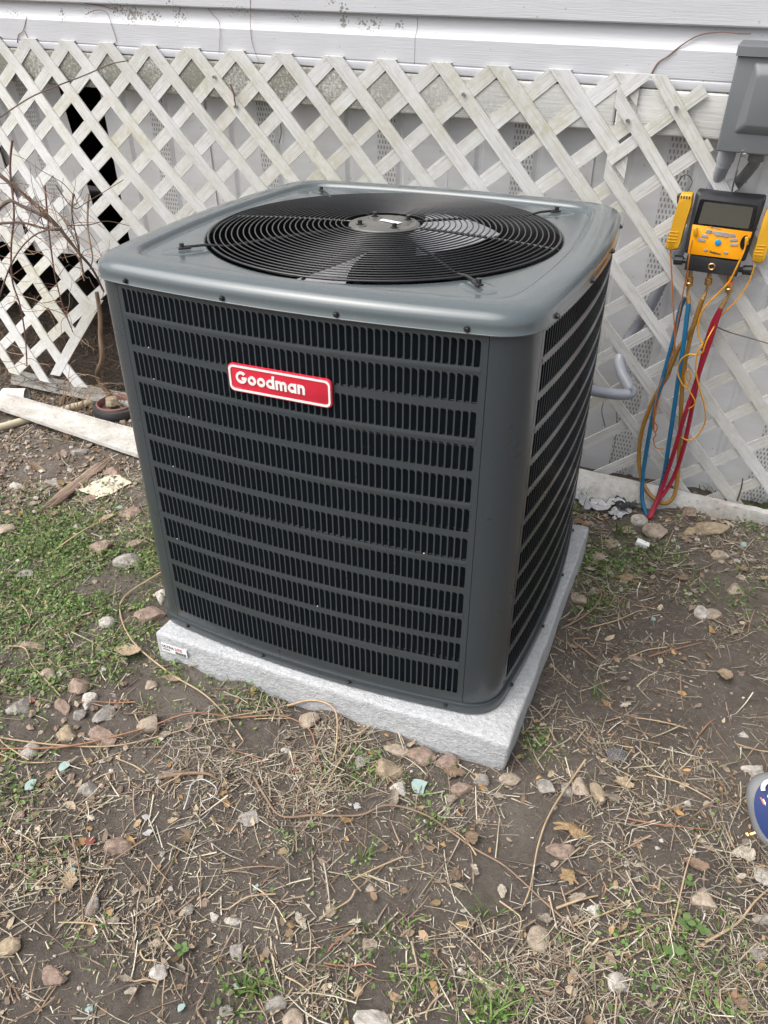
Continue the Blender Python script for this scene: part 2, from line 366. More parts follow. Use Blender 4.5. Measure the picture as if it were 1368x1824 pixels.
# ------------------------------------------------------------------ lattice
def lattice_paint():
    m, nt, b = _mat('lattice_plastic'); b.inputs['Roughness'].default_value = .55
    co = coords(nt); g = nz(nt, coords(nt, scale=(3, 40, 75)), 3.2, 7, .75, .8)
    wc = coords(nt, 'World'); oi = nt.nodes.new('ShaderNodeObjectInfo')
    base = mixc(nt, oi.outputs['Random'], (.56, .565, .56), (.64, .645, .64))
    c = mixc(nt, ramp(nt, g, ((.34, .75), (.53, 0.))), base, (.36, .335, .30))
    stain = ramp(nt, nz(nt, wc, 3.0, 5, .65), ((.44, 0.), (.66, .85)))
    c = mixc(nt, mth(nt, 'MULTIPLY', stain, ramp(nt, nz(nt, wc, 48, 5, .75), ((.4, .35), (.62, 1.)))), c, (.42, .40, .28))
    c = mixc(nt, ramp(nt, nz(nt, wc, 30, 6, .8), ((.56, 0.), (.74, .6))), c, (.30, .28, .24))
    nt.links.new(c, b.inputs['Base Color']); bump(nt, b, g, .7, .0015); return m
M['lattice'] = lattice_paint()
M['screw'] = pm('zinc_screw', (.55, .56, .58), (.4, .41, .43), 200, .3, 1.)
def clip(poly, n, d):                                     # keep n.p <= d
    out = []
    for i in range(len(poly)):
        a, b_ = poly[i-1], poly[i]; da = n[0]*a[0]+n[1]*a[1]-d; db = n[0]*b_[0]+n[1]*b_[1]-d
        if (da <= 0) != (db <= 0):
            t = da/(da-db); out.append((a[0]+(b_[0]-a[0])*t, a[1]+(b_[1]-a[1])*t))
        if db <= 0: out.append(b_)
    return out
def slat(panel, pt, ang, planes, w0, bend=None, hw=.0170, th=.0048):
    a = radians(ang); d = (cos(a), sin(a)); q = (-sin(a), cos(a)); L = 4.
    poly = [(pt[0]+d[0]*x+q[0]*y, pt[1]+d[1]*x+q[1]*y) for x, y in ((-L, -hw), (L, -hw), (L, hw), (-L, hw))]
    for (n, dd) in planes:
        poly = clip(poly, n, dd)
        if len(poly) < 3: return None
    loc = [((p[0]-pt[0])*d[0]+(p[1]-pt[1])*d[1], (p[0]-pt[0])*q[0]+(p[1]-pt[1])*q[1]) for p in poly]
    x0 = min(p[0] for p in loc); x1 = max(p[0] for p in loc)
    if x1-x0 < .03: return None
    k = max(1, int((x1-x0)/.06)) if bend else 1
    bm = bmesh.new()
    for i in range(k):
        pc = clip(clip(loc, (-1, 0), -(x0+(x1-x0)*i/k)), (1, 0), x0+(x1-x0)*(i+1)/k)
        if len(pc) >= 3:
            try: bm.faces.new([bm.verts.new((x, 0, y)) for x, y in pc])
            except ValueError: pass
    bmesh.ops.remove_doubles(bm, verts=bm.verts[:], dist=1e-5)
    ex = bmesh.ops.extrude_face_region(bm, geom=bm.faces[:])
    for e in ex['geom']:
        if isinstance(e, bmesh.types.BMVert): e.co.y += th
    for v in bm.verts:
        x, z = v.co.x, v.co.z; u = pt[0]+d[0]*x+q[0]*z; vv = pt[1]+d[1]*x+q[1]*z
        v.co.y -= w0+(bend(u, vv) if bend else 0)
    bmesh.ops.recalc_face_normals(bm, faces=bm.faces[:])
    me = bpy.data.meshes.new('slat'); bm.to_mesh(me); bm.free()
    o = link('slat', me, M['lattice'], panel); o.location = (pt[0], 0, pt[1]); o.rotation_euler = (0, -a, 0)
    if bend: me.polygons.foreach_set('use_smooth', [True]*len(me.polygons)); me.set_sharp_from_angle(angle=radians(40))
    return o
def sstep(x): x = min(1, max(0, x)); return x*x*(3-2*x)
def bend(u, v):                                           # the lower left corner has been pulled away from the skirting
    return .27*sstep((-1.35-u)/.75)*max(0, (1.0-v)/1.02)**1.2
TOPV = 1.062
pl = thing('lattice_panel', 'weathered white diamond lattice panel leaning on the skirting behind the air conditioner', 'lattice', mat=WM)
base = [((0, 1), TOPV), ((1, 0), -.287), ((-1, 0), 3.2)]
for k in range(-8, 20):
    ua = -.4683-.1448*k
    tl = -46.6; tr = 39.8
    j = R.uniform(-.002, .002)
    ur = ua+(TOPV-.30)/math.tan(radians(46.6)); ul = ua-(TOPV-.30)/math.tan(radians(39.8))       # where the two slats of this tip pass v = .30
    low = ((0, -1), .16) if ua > -1.2 else ((0, -1), -.045)
    if ua < -1.2 and -1.9 < ur < -1.1: low = ((0, -1), -.29)                       # broken off beside the unit
    nl = (sin(radians(57)), -cos(radians(57))); cut = [(nl, nl[0]*-1.95+nl[1]*.252)]
    if not (-2.10 < ur < -1.9): cut = []
    slat(pl, (ua+j, TOPV), tl, base+[low]+cut, .0002+R.uniform(0, .0008), bend)
    low = ((0, -1), .16) if k < -1 else (((0, -1), -.30) if -1.96 < ul < -1.2 else ((0, -1), -.045))
    slat(pl, (ua+j, TOPV), tr, base+[low], -.0049, bend)
slat(pl, (-1.962, .236), 57, [((0, 1), .335), ((0, -1), -.075)], .0012, bend)
def screw(panel, x, y, w, r=.0042, m='screw'):
    p = wl(x, y, w); mb = MB(); mb.cyl((p.x, p.y-.003, p.z), (p.x, p.y+.004, p.z), r, 6); mb.build('screw', M[m], panel)
for (x, y) in ((825, 168), (381, 137), (419, 190)): screw(pl, x, y, .006, m='screw')
RW = .0118
pr = thing('lattice_panel', 'newer white lattice panel with cut slanting edge behind the yellow gauge', 'lattice', mat=WM)
lines = [((-.1635, .9605), -50), ((-.10, .755), -48.6), ((-.082, .594), -47.4), ((-.04, .396), -46), ((-.035, .245), -45.6), ((-.04, .105), -45.4)]
nA = (sin(radians(50)), cos(radians(50)))
rb = [((-1, 0), .333), ((0, -1), -.022), ((0, 1), 1.064)]
dA = nA[0]*-.1635+nA[1]*.9605
for i, (pt, an) in enumerate(lines): slat(pr, pt, an, rb, RW+R.uniform(0, .0006), hw=.0140)
for i in range(1, 9): slat(pr, (-.1635+.188*i+.02, .9605+.0), -47+R.uniform(-.3, .3), rb+[((0, 1), .885), ((-1, 0), -.015)], RW+R.uniform(0, .0006), hw=.0140)
for k in range(0, 22):
    t = -1.322+.1359*k; ext = .062 if k == 1 else (.024+R.uniform(-.006, .004))
    if k < 6: slat(pr, (-.1, -.1-t), 41.3, rb+[(nA, dA+ext)], RW-.0052, hw=.0138)
    else: slat(pr, (-.1+.05, -.05-t), 41.3, rb+[((0, 1), .885)], RW-.0052, hw=.0138)
for (x, y) in ((1118, 215), (1204, 192)): screw(pr, x, y, RW+.006)
# ------------------------------------------------------------------ the equipment pad
def pad_mat():
    m, nt, b = _mat('pad_concrete'); co = coords(nt); b.inputs['Roughness'].default_value = .8
    c = ramp(nt, nz(nt, co, 90, 6, .7), ((.3, (.37, .38, .39)), (.7, (.56, .57, .58))))
    c = mixc(nt, ramp(nt, nz(nt, co, 420, 3, .6), ((.55, 0.), (.7, .7))), c, (.33, .34, .35))
    c = mixc(nt, ramp(nt, nz(nt, co, 4, 5, .6), ((.5, 0.), (.8, .35))), c, (.40, .38, .35)); nt.links.new(c, b.inputs['Base Color'])
    bump(nt, b, nz(nt, co, 95, 5, .65), 1., .005); bump(nt, b, nz(nt, co, 300, 3, .6), .7, .003); return m
M['pad'] = pad_mat(); M['white_paper'] = pm('white_paper', (.8, .8, .79), (.74, .74, .73), 30, .55)
M['black_print'] = pm('black_print', (.03, .03, .03), (.05, .05, .05), 60, .6); M['red_print'] = pm('red_print', (.55, .03, .03), (.5, .04, .03), 60, .6)
pad = thing('equipment_pad', 'light grey rough concrete equipment pad under the air conditioner', 'pad', ((PX0+PX1)/2, (PY0+PY1)/2, G))
hx, hy, hz = (PX1-PX0)/2, (PY1-PY0)/2, -G
bm = bmesh.new(); bmesh.ops.create_cube(bm, size=1)
for v in bm.verts: v.co = Vector((v.co.x*2*hx*1.006, v.co.y*2*hy*1.006, hz if v.co.z > 0 else -.01))
bmesh.ops.bevel(bm, geom=bm.edges[:], offset=.006, segments=3, profile=.5, affect='EDGES')
for ax in range(2):
    for q in np.linspace(-.36, .36, 37):
        bmesh.ops.bisect_plane(bm, geom=bm.verts[:]+bm.edges[:]+bm.faces[:], plane_co=((q, 0, 0), (0, q, 0))[ax], plane_no=((1, 0, 0), (0, 1, 0))[ax])
for z in (.02, .04, .06): bmesh.ops.bisect_plane(bm, geom=bm.verts[:]+bm.edges[:]+bm.faces[:], plane_co=(0, 0, z), plane_no=(0, 0, 1))
bmesh.ops.triangulate(bm, faces=[f for f in bm.faces if len(f.verts) > 4])
for v in bm.verts:
    n_ = mnoise.noise_vector(v.co*22)*.0022+mnoise.noise_vector(v.co*7)*.0025
    edge = max(abs(v.co.x)/hx, abs(v.co.y)/hy) > .97
    v.co += n_*(1.0 if edge else .4)
    cr = max(0, 1-hypot(v.co.x-hx, v.co.y+hy)/.09)*max(0, 1-v.co.z/.05)
    v.co += Vector((-.005, .005, .002))*cr
me = bpy.data.meshes.new('slab'); bm.normal_update(); bm.to_mesh(me); bm.free()
me.polygons.foreach_set('use_smooth', [True]*len(me.polygons)); link('slab', me, M['pad'], pad)
def text_mesh(s, size, ext=.0003, bold=0.):
    cu = bpy.data.curves.new('txt', 'FONT'); cu.body = s; cu.size = size; cu.extrude = ext; cu.offset = bold; cu.align_x = 'LEFT'; cu.resolution_u = 3
    o = bpy.data.objects.new('txt', cu); COL.objects.link(o); bpy.context.view_layer.update()
    me = bpy.data.meshes.new_from_object(o.evaluated_get(bpy.context.evaluated_depsgraph_get())); bpy.data.objects.remove(o); bpy.data.curves.remove(cu)
    return me
def put_text(name, s, size, mat, parent, M4, bold=0.):
    me = text_mesh(s, size, bold=bold); me.transform(M4); me.materials.clear(); o = link(name, me, mat, parent); return o
FRONT = Matrix.Rotation(pi/2, 4, 'X')                     # text that faces -Y
ly = -hy-.0045
lab = MB().box((-hx+.045, ly, .046), (.064, .002, .021)).build('label_sticker', M['white_paper'], pad, label='small white product sticker with red and black print')
put_text('lettering', 'ULTRA', .0098, M['black_print'], lab, Matrix.Translation((-hx+.0145, ly-.0012, .0475)) @ FRONT, .0001)
put_text('lettering', 'LITE', .0098, M['red_print'], lab, Matrix.Translation((-hx+.0475, ly-.0012, .0475)) @ FRONT, .0001)
mb = MB()
for i in range(16): mb.box((-hx+.048+i*.0017, ly-.0011, .0405), (R.choice((.0005, .0009)), .0006, .007))
mb.build('barcode', M['black_print'], lab)
mb = MB(); mb.box((-hx+.025, ly-.0011, .0425), (.018, .0006, .002)); mb.build('print_line', M['black_print'], lab)

# ------------------------------------------------------------------ the air conditioner
def ac_paint(name, base, rough, coat):
    m, nt, b = _mat(name); co = coords(nt, 'World')
    b.inputs['Roughness'].default_value = rough; b.inputs['Coat Weight'].default_value = coat; b.inputs['Coat Roughness'].default_value = .13
    c = mixc(nt, ramp(nt, nz(nt, coords(nt, 'World', (1, 1, .35)), 7, 6, .65), ((.5, 0.), (.85, .16))), base, tuple(x*1.3+.01 for x in base))
    c = mixc(nt, ramp(nt, nz(nt, co, 900, 2, .5), ((.5, 0.), (.85, .25))), c, tuple(x*1.7 for x in base))
    c = mixc(nt, ramp(nt, nz(nt, coords(nt, 'World', (1, 1, .04)), 160, 4, .7), ((.60, 0.), (.78, .22))), c, tuple(x*1.8+.02 for x in base))          # faint wipe marks
    c = mixc(nt, ramp(nt, nz(nt, co, 55, 7, .8), ((.62, 0.), (.76, .28))), c, (.16, .15, .135))                                    # dust spots
    nt.links.new(c, b.inputs['Base Color'])
    nt.links.new(mth(nt, 'MULTIPLY_ADD', nz(nt, co, 13, 6, .7), .22, max(.02, rough-.11)), b.inputs['Roughness'])
    bump(nt, b, nz(nt, co, 700, 3, .5), .12, .0004); bump(nt, b, nz(nt, co, 9, 2, .5), .05, .004); return m
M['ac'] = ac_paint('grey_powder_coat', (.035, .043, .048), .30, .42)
M['cap'] = ac_paint('grey_gloss_skylit', (.078, .095, .101), .22, .5)  # panel grey made lighter, sky reflection put into the base colour
M['louver'] = ac_paint('grey_louver_shade', (.010, .015, .020), .6, .0)  # same grey coat darkened: shade inside the slots is put into the colour
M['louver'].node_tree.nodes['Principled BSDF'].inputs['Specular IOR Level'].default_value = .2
M['black'] = pm('black_coat', (.010, .010, .012), (.016, .016, .018), 20, .38)
M['wire'] = pm('black_wire_coat', (.012, .012, .013), (.02, .02, .02), 30, .30, coat=.3)
M['coil'] = pm('coil_fins', (.006, .0065, .007), (.010, .010, .010), 40, .6)
M['tubes'] = pm('coil_wire', (.035, .037, .038), (.02, .02, .02), 90, .5, .3)
M['alu'] = pm('blade_aluminium', (.50, .50, .53), (.42, .42, .44), 14, .4, .3)
M['motor'] = pm('motor_plate', (.13, .13, .118), (.19, .185, .17), 30, .32, .5)
M['red'] = pm('badge_red', (.66, .022, .05), (.60, .02, .045), 40, .28, coat=.6)
M['badge_white'] = pm('badge_white', (.80, .79, .76), (.72, .71, .68), 120, .4)
AH, AB, SX = .37, .0291, .3165
def outline(off=0., ns=56, nc=14):
    base_ = []
    for i in range(ns+1):
        x = -SX+2*SX*i/ns; base_.append((x, -(AH+AB*(1-(x/AH)**2))))
    p0 = Vector((SX, -(AH+AB*(1-(SX/AH)**2)), 0)); sl_ = 2*AB*SX/AH**2; t0 = Vector((1, sl_, 0)).normalized()
    p3 = Vector((-p0.y, -p0.x, 0)); t3 = Vector((sl_, 1, 0)).normalized(); k = .036
    p1 = p0+t0*k; p2 = p3-t3*k
    for i in range(1, nc):
        t = i/nc; q = p0*(1-t)**3+p1*3*t*(1-t)**2+p2*3*t*t*(1-t)+p3*t**3; base_.append((q.x, q.y))
    pts = []
    for r in range(4):
        a = r*pi/2
        pts += [Vector((x*cos(a)-y*sin(a), x*sin(a)+y*cos(a), 0)) for x, y in base_]
    n = len(pts); out = []
    for i in range(n):
        t = (pts[(i+1) % n]-pts[i-1]).normalized(); out.append(pts[i]+Vector((t.y, -t.x, 0))*off)
    return out, ns, nc
def loft(rings, closed_top=False):
    mb = MB(); n = len(rings[0]); vs = [p for r in rings for p in r]; fs = []
    for i in range(len(rings)-1): fs += [(i*n+j, i*n+(j+1) % n, (i+1)*n+(j+1) % n, (i+1)*n+j) for j in range(n)]
    if closed_top: fs.append(tuple((len(rings)-1)*n+j for j in range(n)))
    return mb.add(vs, fs)
def ring(z, off=0., sc=1.): return [Vector((p.x*sc, p.y*sc, z)) for p in outline(off)[0]]
def circ(z, r): return [Vector((p.x, p.y, 0)).normalized()*r+Vector((0, 0, z)) for p in outline()[0]]
ac = thing('air_conditioner', 'dark grey louvered outdoor air conditioner unit with red badge and round fan grille', 'air conditioner', (0, 0, 0))
# base pan
loft([ring(.006, -.02), ring(.003, .0035), ring(.005, .0048), ring(.024, .0048), ring(.026, .0035), ring(.026, -.012)]).build('base_pan', M['ac'], ac, 50)
# louvred sides
PITCH = .01118; NCOL = 55; X0 = -PITCH*NCOL/2
ROWS = [(.735-.0565*i-.0445, .735-.0565*i-(.0045 if i == 0 else 0)) for i in range(11)]+[(.0478, .1085)]
def yf(x): return -(AH+AB*(1-(x/AH)**2))
def side_panel(rot):
    mb = MB(); ZT, ZB = .7412, .0265
    vs = []; fs = []
    def vert(x, z, d=0.):
        s = 2*AB*x/AH**2; n_ = Vector((s, -1, 0)).normalized(); vs.append((x+(-n_.x)*d, yf(x)+(-n_.y)*d, z)); return len(vs)-1
    zc = [ZT]+[(ROWS[i][0]+ROWS[i+1][1])/2 for i in range(11)]+[ZB]
    xl = [-SX]+[X0+PITCH*c for c in range(NCOL+1)]+[SX]
    for ri, (zb, zt) in enumerate(ROWS):
        z1, z0 = zc[ri], zc[ri+1]
        for (a, b_) in ((xl[0], xl[1]), (xl[-2], xl[-1])):
            fs.append((vert(a, z0), vert(b_, z0), vert(b_, z1), vert(a, z1)))
        for c in range(NCOL):
            xa, xb = xl[c+1], xl[c+2]; h0 = xa+(.0011 if rot == 0 else .0004); h1 = xb-(.0014 if rot == 0 else .0007); r1 = .0052; r2 = .0034
            c00, c10, c11, c01 = vert(xa, z0), vert(xb, z0), vert(xb, z1), vert(xa, z1)
            hp = [(h0, zb)]+[(h1-r2+r2*sin(a), zb+r2-r2*cos(a)) for a in (0, pi/4, pi/2)]+[(h1-r1+r1*cos(a), zt-r1+r1*sin(a)) for a in (0, pi/6, pi/3, pi/2)]+[(h0, zt)]
            H = [vert(x, z) for x, z in hp]; D = [vert(x, z, .0006) for x, z in hp]
            fs += [(c00, c10, H[1], H[0]), (c10, H[2], H[1]), (c10, H[3], H[2]), (c10, c11, H[4], H[3]), (c11, H[5], H[4]), (c11, H[6], H[5]), (c11, H[7], H[6]), (c11, c01, H[8], H[7]), (c01, c00, H[0], H[8])]
            fs += [(H[i], H[(i+1) % 9], D[(i+1) % 9], D[i]) for i in range(9)]
        if ri % 2 == 0 and ri < 11:                      # pressed rib along every second band
            zz = (ROWS[ri][0]+ROWS[ri+1][1])/2
            for i in range(40):
                x, x2 = X0+i*(-2*X0)/40, X0+(i+1)*(-2*X0)/40
                q = [(z, d) for z, d in ((zz+.0050, -.00005), (zz+.0018, -.0007), (zz-.0018, -.0007), (zz-.0050, -.00005))]
                A = [vert(x, z, d) for z, d in q]; B = [vert(x2, z, d) for z, d in q]
                fs += [(A[j], B[j], B[j+1], A[j+1]) for j in range(3)]
    mb.add(vs, fs); o = mb.build('louver_panel', M['ac'], ac, 28, merge=1e-5); o.rotation_euler = (0, 0, rot); return o
def blade_mesh(h):
    # a tab bent inwards from the left edge of its slot
    mb = MB(); w = .0085; pts = [(0, 0.0), (.0012, .0026), (.0036, .0058), (.0066, .0080), (w, .0088)]
    vs = []
    for i, (x, y) in enumerate(pts):
        top = h-(.0 if i < 2 else (.0015, .0035, .0055)[i-2]); vs += [(x, y, .0005+(0 if i < 3 else (.001, .002)[i-3])), (x, y, top)]
    mb.add(vs, [(2*i, 2*i+2, 2*i+3, 2*i+1) for i in range(4)]); return mb
bl_mesh = {i: blade_mesh(ROWS[i][1]-ROWS[i][0]).mesh('louver', 60, fix=False) for i in (0, 11)}
for m_ in bl_mesh.values(): m_.materials.append(M['louver'])
for si, rot in enumerate((0, pi/2, pi, -pi/2)):
    pn = side_panel(rot); rest = MB()
    for ri, (zb, zt) in enumerate(ROWS):
        for c in range(NCOL):
            x = X0+PITCH*c+(.0011 if si == 0 else .0004); a = math.atan(2*AB*x/AH**2)
            if si == 0 and c >= NCOL-25:                   # the slats that show largest: one object each
                o = link('louver', bl_mesh[11 if ri == 11 else 0], None, pn); o.location = (x, yf(x), zb); o.rotation_euler = (0, 0, a+R.uniform(-.05, .05))
            else:
                src = blade_mesh(zt-zb); rest.add(src.v, src.f, 0, Matrix.Translation((x, yf(x), zb)) @ Matrix.Rotation(a, 4, 'Z'))
    tag(rest.build('louver_slats', M['louver'], pn, 60, fix=False), kind='stuff')
# rounded corner posts
pts, ns, nc = outline()
for r in range(4):
    seg = [pts[(r*(ns+nc)+ns+i) % len(pts)] for i in range(nc+1)]
    d0 = (seg[1]-seg[0]).normalized(); d1 = (seg[-1]-seg[-2]).normalized()
    seg = [seg[0]+d0*.0012]+seg[1:-1]+[seg[-1]-d1*.0012]
    mb = MB(); vs = [Vector((p.x, p.y, z)) for z in (.0265, .7412) for p in seg]; n = len(seg)
    inn = [Vector((p.x*.985, p.y*.985, z)) for z in (.0265, .7412) for p in (seg[0], seg[-1])]
    k = len(vs); vs += inn
    mb.add(vs, [(i, i+1, n+i+1, n+i) for i in range(n-1)]+[(k, 0, n, k+2), (n-1, k+1, k+3, 2*n-1)]); mb.build('corner_post', M['ac'], ac, 40, fix=False)
# coil behind the slots
loft([ring(.03, -.016), ring(.74, -.016)]).build('coil', M['coil'], ac, 40)
mb = MB(); op = [p for i, p in enumerate(outline(-.0125, 16, 6)[0])]
for k in range(46): mb.tube([Vector((p.x, p.y, .045+k*.015)) for p in op], .0011, 4, closed=True)
tag(mb.build('coil_wires', M['tubes'], ac, 40, fix=False), kind='stuff')
# top cap
CO = .0065
prof = [ring(.745, .001), ring(.7395, CO-.001), ring(.7395, CO), ring(.741, CO+.0010), ring(.7425, CO), ring(.752, CO-.0005)]
for a in (15, 30, 45, 60, 75, 90):
    a_ = radians(a); prof.append(ring(.753+.020*sin(a_), CO-.0005, 1-(.022*(1-cos(a_)))/.405))
prof += [ring(.7742, CO, .930), ring(.7742, CO, .876), ring(.7732, CO, .868), ring(.7690, CO, .860), ring(.7662, CO, .855), ring(.7655, CO, .848), ring(.7655, CO, .838), circ(.7660, .3325), circ(.7652, .3285), circ(.7625, .3262), circ(.757, .3255)]
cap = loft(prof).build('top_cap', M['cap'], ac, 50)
loft([circ(.7567, .3253), circ(.60, .326), circ(.585, .335)]).build('fan_shroud', M['black'], ac, 40)
mb = MB(); mb.lathe([(0.001, .40), (.30, .40), (.36, .42)], 40); mb.build('inner_pan', M['coil'], ac)
loft([ring(.02, -.03), ring(.021, -.2), ring(.022, -.3)]).build('floor_pan', M['coil'], ac, 40)
mb = MB(); mb.lathe([(0, .40), (.08, .40), (.085, .39), (.085, .05)], 24); mb.build('compressor', M['black'], ac)
# dimples under the grille feet
for q in range(4):
    a = pi/4+q*pi/2; ca, sa = cos(a), sin(a); mt = Matrix.Translation((.372*ca, .372*sa, .7652)) @ Matrix.Rotation(a, 4, 'Z') @ Matrix.Diagonal((1.35, .9, 1, 1))
    MB().lathe([(.030, .0), (.027, .0012), (.020, .0018), (.012, .0019), (.0001, .0019)], 24, mt).build('foot_dimple', M['cap'], cap)
# grille
gr = bpy.data.objects.new('fan_grille', None); COL.objects.link(gr); gr.parent = ac; gr['label'] = 'round black wire fan grille'
def gz(r): return .7685+.0135*(1-(r/.322)**2)
mb = MB(); NRG = 24
for k in range(NRG):
    r = .079+(.3215-.079)*k/(NRG-1); mb.tube([(r*cos(2*pi*j/96), r*sin(2*pi*j/96), gz(r)) for j in range(96)], (.00135 if k < NRG-1 else .0022), 6, closed=True)
mb.build('wire_rings', M['wire'], gr, 80, fix=False)
for q in range(8):
    a = q*pi/4; ca, sa = cos(a), sin(a); R1 = .372 if q % 2 else .325
    mb = MB(); mb.tube([(r*ca, r*sa, gz(r)-.0042 if r < .33 else .7725) for r in np.linspace(.066, R1, 9)], .0024, 8); 
    sp = mb.build('spoke', M['wire'], gr, 80)
    if q % 2:
        f = MB(); f.box((0, 0, 0), (.022, .011, .004), Matrix.Translation((.368*ca, .368*sa, .7712)) @ Matrix.Rotation(a, 4, 'Z'), bev=.0014)
        f.cyl((.372*ca, .372*sa, .772), (.372*ca, .372*sa, .7795), .0045, 6); f.build('mounting_foot', M['wire'], sp)
mt_ = MB(); mt_.lathe([(.0650, .775), (.0665, .7775), (.0640, .7805), (.058, .7815), (.045, .7800), (.034, .7818), (.0001, .7822)], 48); hub = mt_.build('motor_plate', M['motor'], gr, 50)
for (x, y) in ((-.034, -.034), (.034, -.034), (.034, .034), (-.034, .034)):
    MB().lathe([(.0135, .7800), (.013, .7820), (.0085, .7824), (.007, .7824)], 20, Matrix.Translation((x, y, .0))).build('bolt_seat', M['motor'], hub)
    b_ = MB(); b_.cyl((x, y, .780), (x, y, .7900), .0045, 6); b_.cyl((x, y, .781), (x, y, .7838), .0080, 14); b_.build('bolt', M['wire'], hub)
MB().box((.010, .006, .7836), (.044, .012, .0006), Matrix.Rotation(-.30, 4, 'Z')).build('sticker', M['white_paper'], hub)
# fan under the grille
fan = bpy.data.objects.new('fan', None); COL.objects.link(fan); fan.parent = ac; fan.location = (0, 0, .722)
MB().lathe([(.0001, .04), (.05, .03), (.06, .02), (.06, -.05), (.0001, -.05)], 24).build('fan_hub', M['black'], fan)
for ab in (-110, 64):
    vs = []; fs = []; nr, na = 9, 9
    for i in range(nr):
        t = i/(nr-1); r = .06+.245*t; half = radians(15+3*t); ctr = radians(ab)+.25*t
        for j in range(na):
            s = j/(na-1)*2-1; a = ctr+half*s; vs.append((r*cos(a), r*sin(a), .010+.016*s*(1-.35*t)-.006*(s*s)+.0*t))
    fs = [(i*na+j, i*na+j+1, (i+1)*na+j+1, (i+1)*na+j) for i in range(nr-1) for j in range(na-1)]
    MB().add(vs, fs).build('fan_blade', M['alu'], fan, 60)
# screws
def ac_screw(x, y, z, ang):
    mb = MB(); T = Matrix.Translation((x, y, z)) @ Matrix.Rotation(ang, 4, 'Z') @ Matrix.Rotation(pi/2, 4, 'X')
    mb.lathe([(.0048, -.002), (.0048, .0010), (.0036, .0014)], 14, T); mb.lathe([(.0033, .0010), (.0033, .0042), (.0027, .0048), (.0001, .0048)], 6, T); mb.build('screw', M['black'], ac)
for rot in (0, pi/2, pi, -pi/2):
    for k in range(4):
        x = (k-1.5)*.1914
        for z, o_ in ((.7470, CO), (.0165, .005)):
            y = yf(x)-o_; a = rot+math.atan(2*AB*x/AH**2); ac_screw(x*cos(rot)-y*sin(rot), x*sin(rot)+y*cos(rot), z, a)
# badge
def rrect(w, h, r, n=6):
    out = []
    for (cx, cy, a0) in ((w/2-r, -h/2+r, -pi/2), (w/2-r, h/2-r, 0), (-w/2+r, h/2-r, pi/2), (-w/2+r, -h/2+r, pi)):
        out += [(cx+r*cos(a0+pi/2*i/n), cy+r*sin(a0+pi/2*i/n)) for i in range(n+1)]
    return out
bg_ = bpy.data.objects.new('badge', None); COL.objects.link(bg_); bg_.parent = ac; bg_.location = (-.0085, yf(0)-.0015, .6195); bg_['label'] = 'red oblong maker badge with raised white lettering'
MB().prism(rrect(.184, .0475, .009), -.0035, .001, inset=.0008).build('badge_plate', M['red'], bg_, 40)
mb = MB(); o1 = rrect(.180, .0435, .0085); o2 = rrect(.1735, .037, .0065); n = len(o1)
vs = [(x, -.0045, z) for x, z in o1]+[(x, -.0045, z) for x, z in o2]+[(x, -.003, z) for x, z in o1]+[(x, -.003, z) for x, z in o2]
fs = []
for i in range(n): j = (i+1) % n; fs += [(i, j, n+j, n+i), (i, 2*n+i, 2*n+j, j), (n+i, n+j, 3*n+j, 3*n+i)]
mb.add(vs, fs); mb.build('badge_border', M['badge_white'], bg_, 40)
let = MB()
def arc(cx, cz, r, th, a0, a1, dep, n=20, q=1.):
    vs = []; 
    for i in range(n+1):
        a = radians(a0+(a1-a0)*i/n)
        for rr in (r-th/2, r+th/2):
            for y in (-dep, -.003): vs.append((cx+rr*cos(a)*q, y, cz+rr*sin(a)))
    fs = []
    for i in range(n):
        k = 4*i; fs += [(k, k+2, k+6, k+4), (k, k+4, k+5, k+1), (k+2, k+3, k+7, k+6)]
    fs += [(0, 1, 3, 2), (4*n, 4*n+2, 4*n+3, 4*n+1)]; let.add(vs, fs)
def bar(x0, z0, x1, z1, dep): let.box(((x0+x1)/2, -(dep+.003)/2, (z0+z1)/2), (abs(x1-x0), dep-.003, abs(z1-z0)))
XH, TH, BZ = .0150, .0041, -.0078                           # x-height, stroke, baseline
ro = XH/2-TH/2; x = -.0772
CR = .0100; arc(x+CR, BZ+CR, CR-TH/2, TH, 42, 360-8, .0050); bar(x+CR+.001, BZ+CR-.0036, x+2*CR-.0003, BZ+CR+.0006, .0052); x += 2*CR+.0018
for _ in range(2): arc(x+XH/2, BZ+XH/2, ro, TH, 0, 360, .0050); x += XH+.0017
arc(x+XH/2, BZ+XH/2, ro, TH, 0, 360, .0050); bar(x+XH-TH, BZ, x+XH, BZ+.0212, .0052); x += XH+.0021
hw_ = .0118
bar(x, BZ, x+TH, BZ+XH, .0052)
for k in range(2):
    cx = x+TH/2+(hw_-TH)/2+k*(hw_-TH); arc(cx, BZ+XH-hw_/2, (hw_-TH)/2, TH, 0, 180, .0050+.0001*k, 14); bar(cx+(hw_-TH)/2-TH/2, BZ, cx+(hw_-TH)/2+TH/2, BZ+XH-hw_/2, .0053)
x += 2*(hw_-TH)+TH+.0021
arc(x+XH/2, BZ+XH/2, ro, TH, 0, 360, .0050); bar(x+XH-TH, BZ, x+XH, BZ+XH, .0052); x += XH+.0021
hw_ = .0128; bar(x, BZ, x+TH, BZ+XH, .0052); cx = x+hw_/2; arc(cx, BZ+XH-hw_/2, (hw_-TH)/2, TH, 0, 180, .0050, 14); bar(x+hw_-TH, BZ, x+hw_, BZ+XH-hw_/2, .0053)
let.build('lettering', M['badge_white'], bg_, 40)

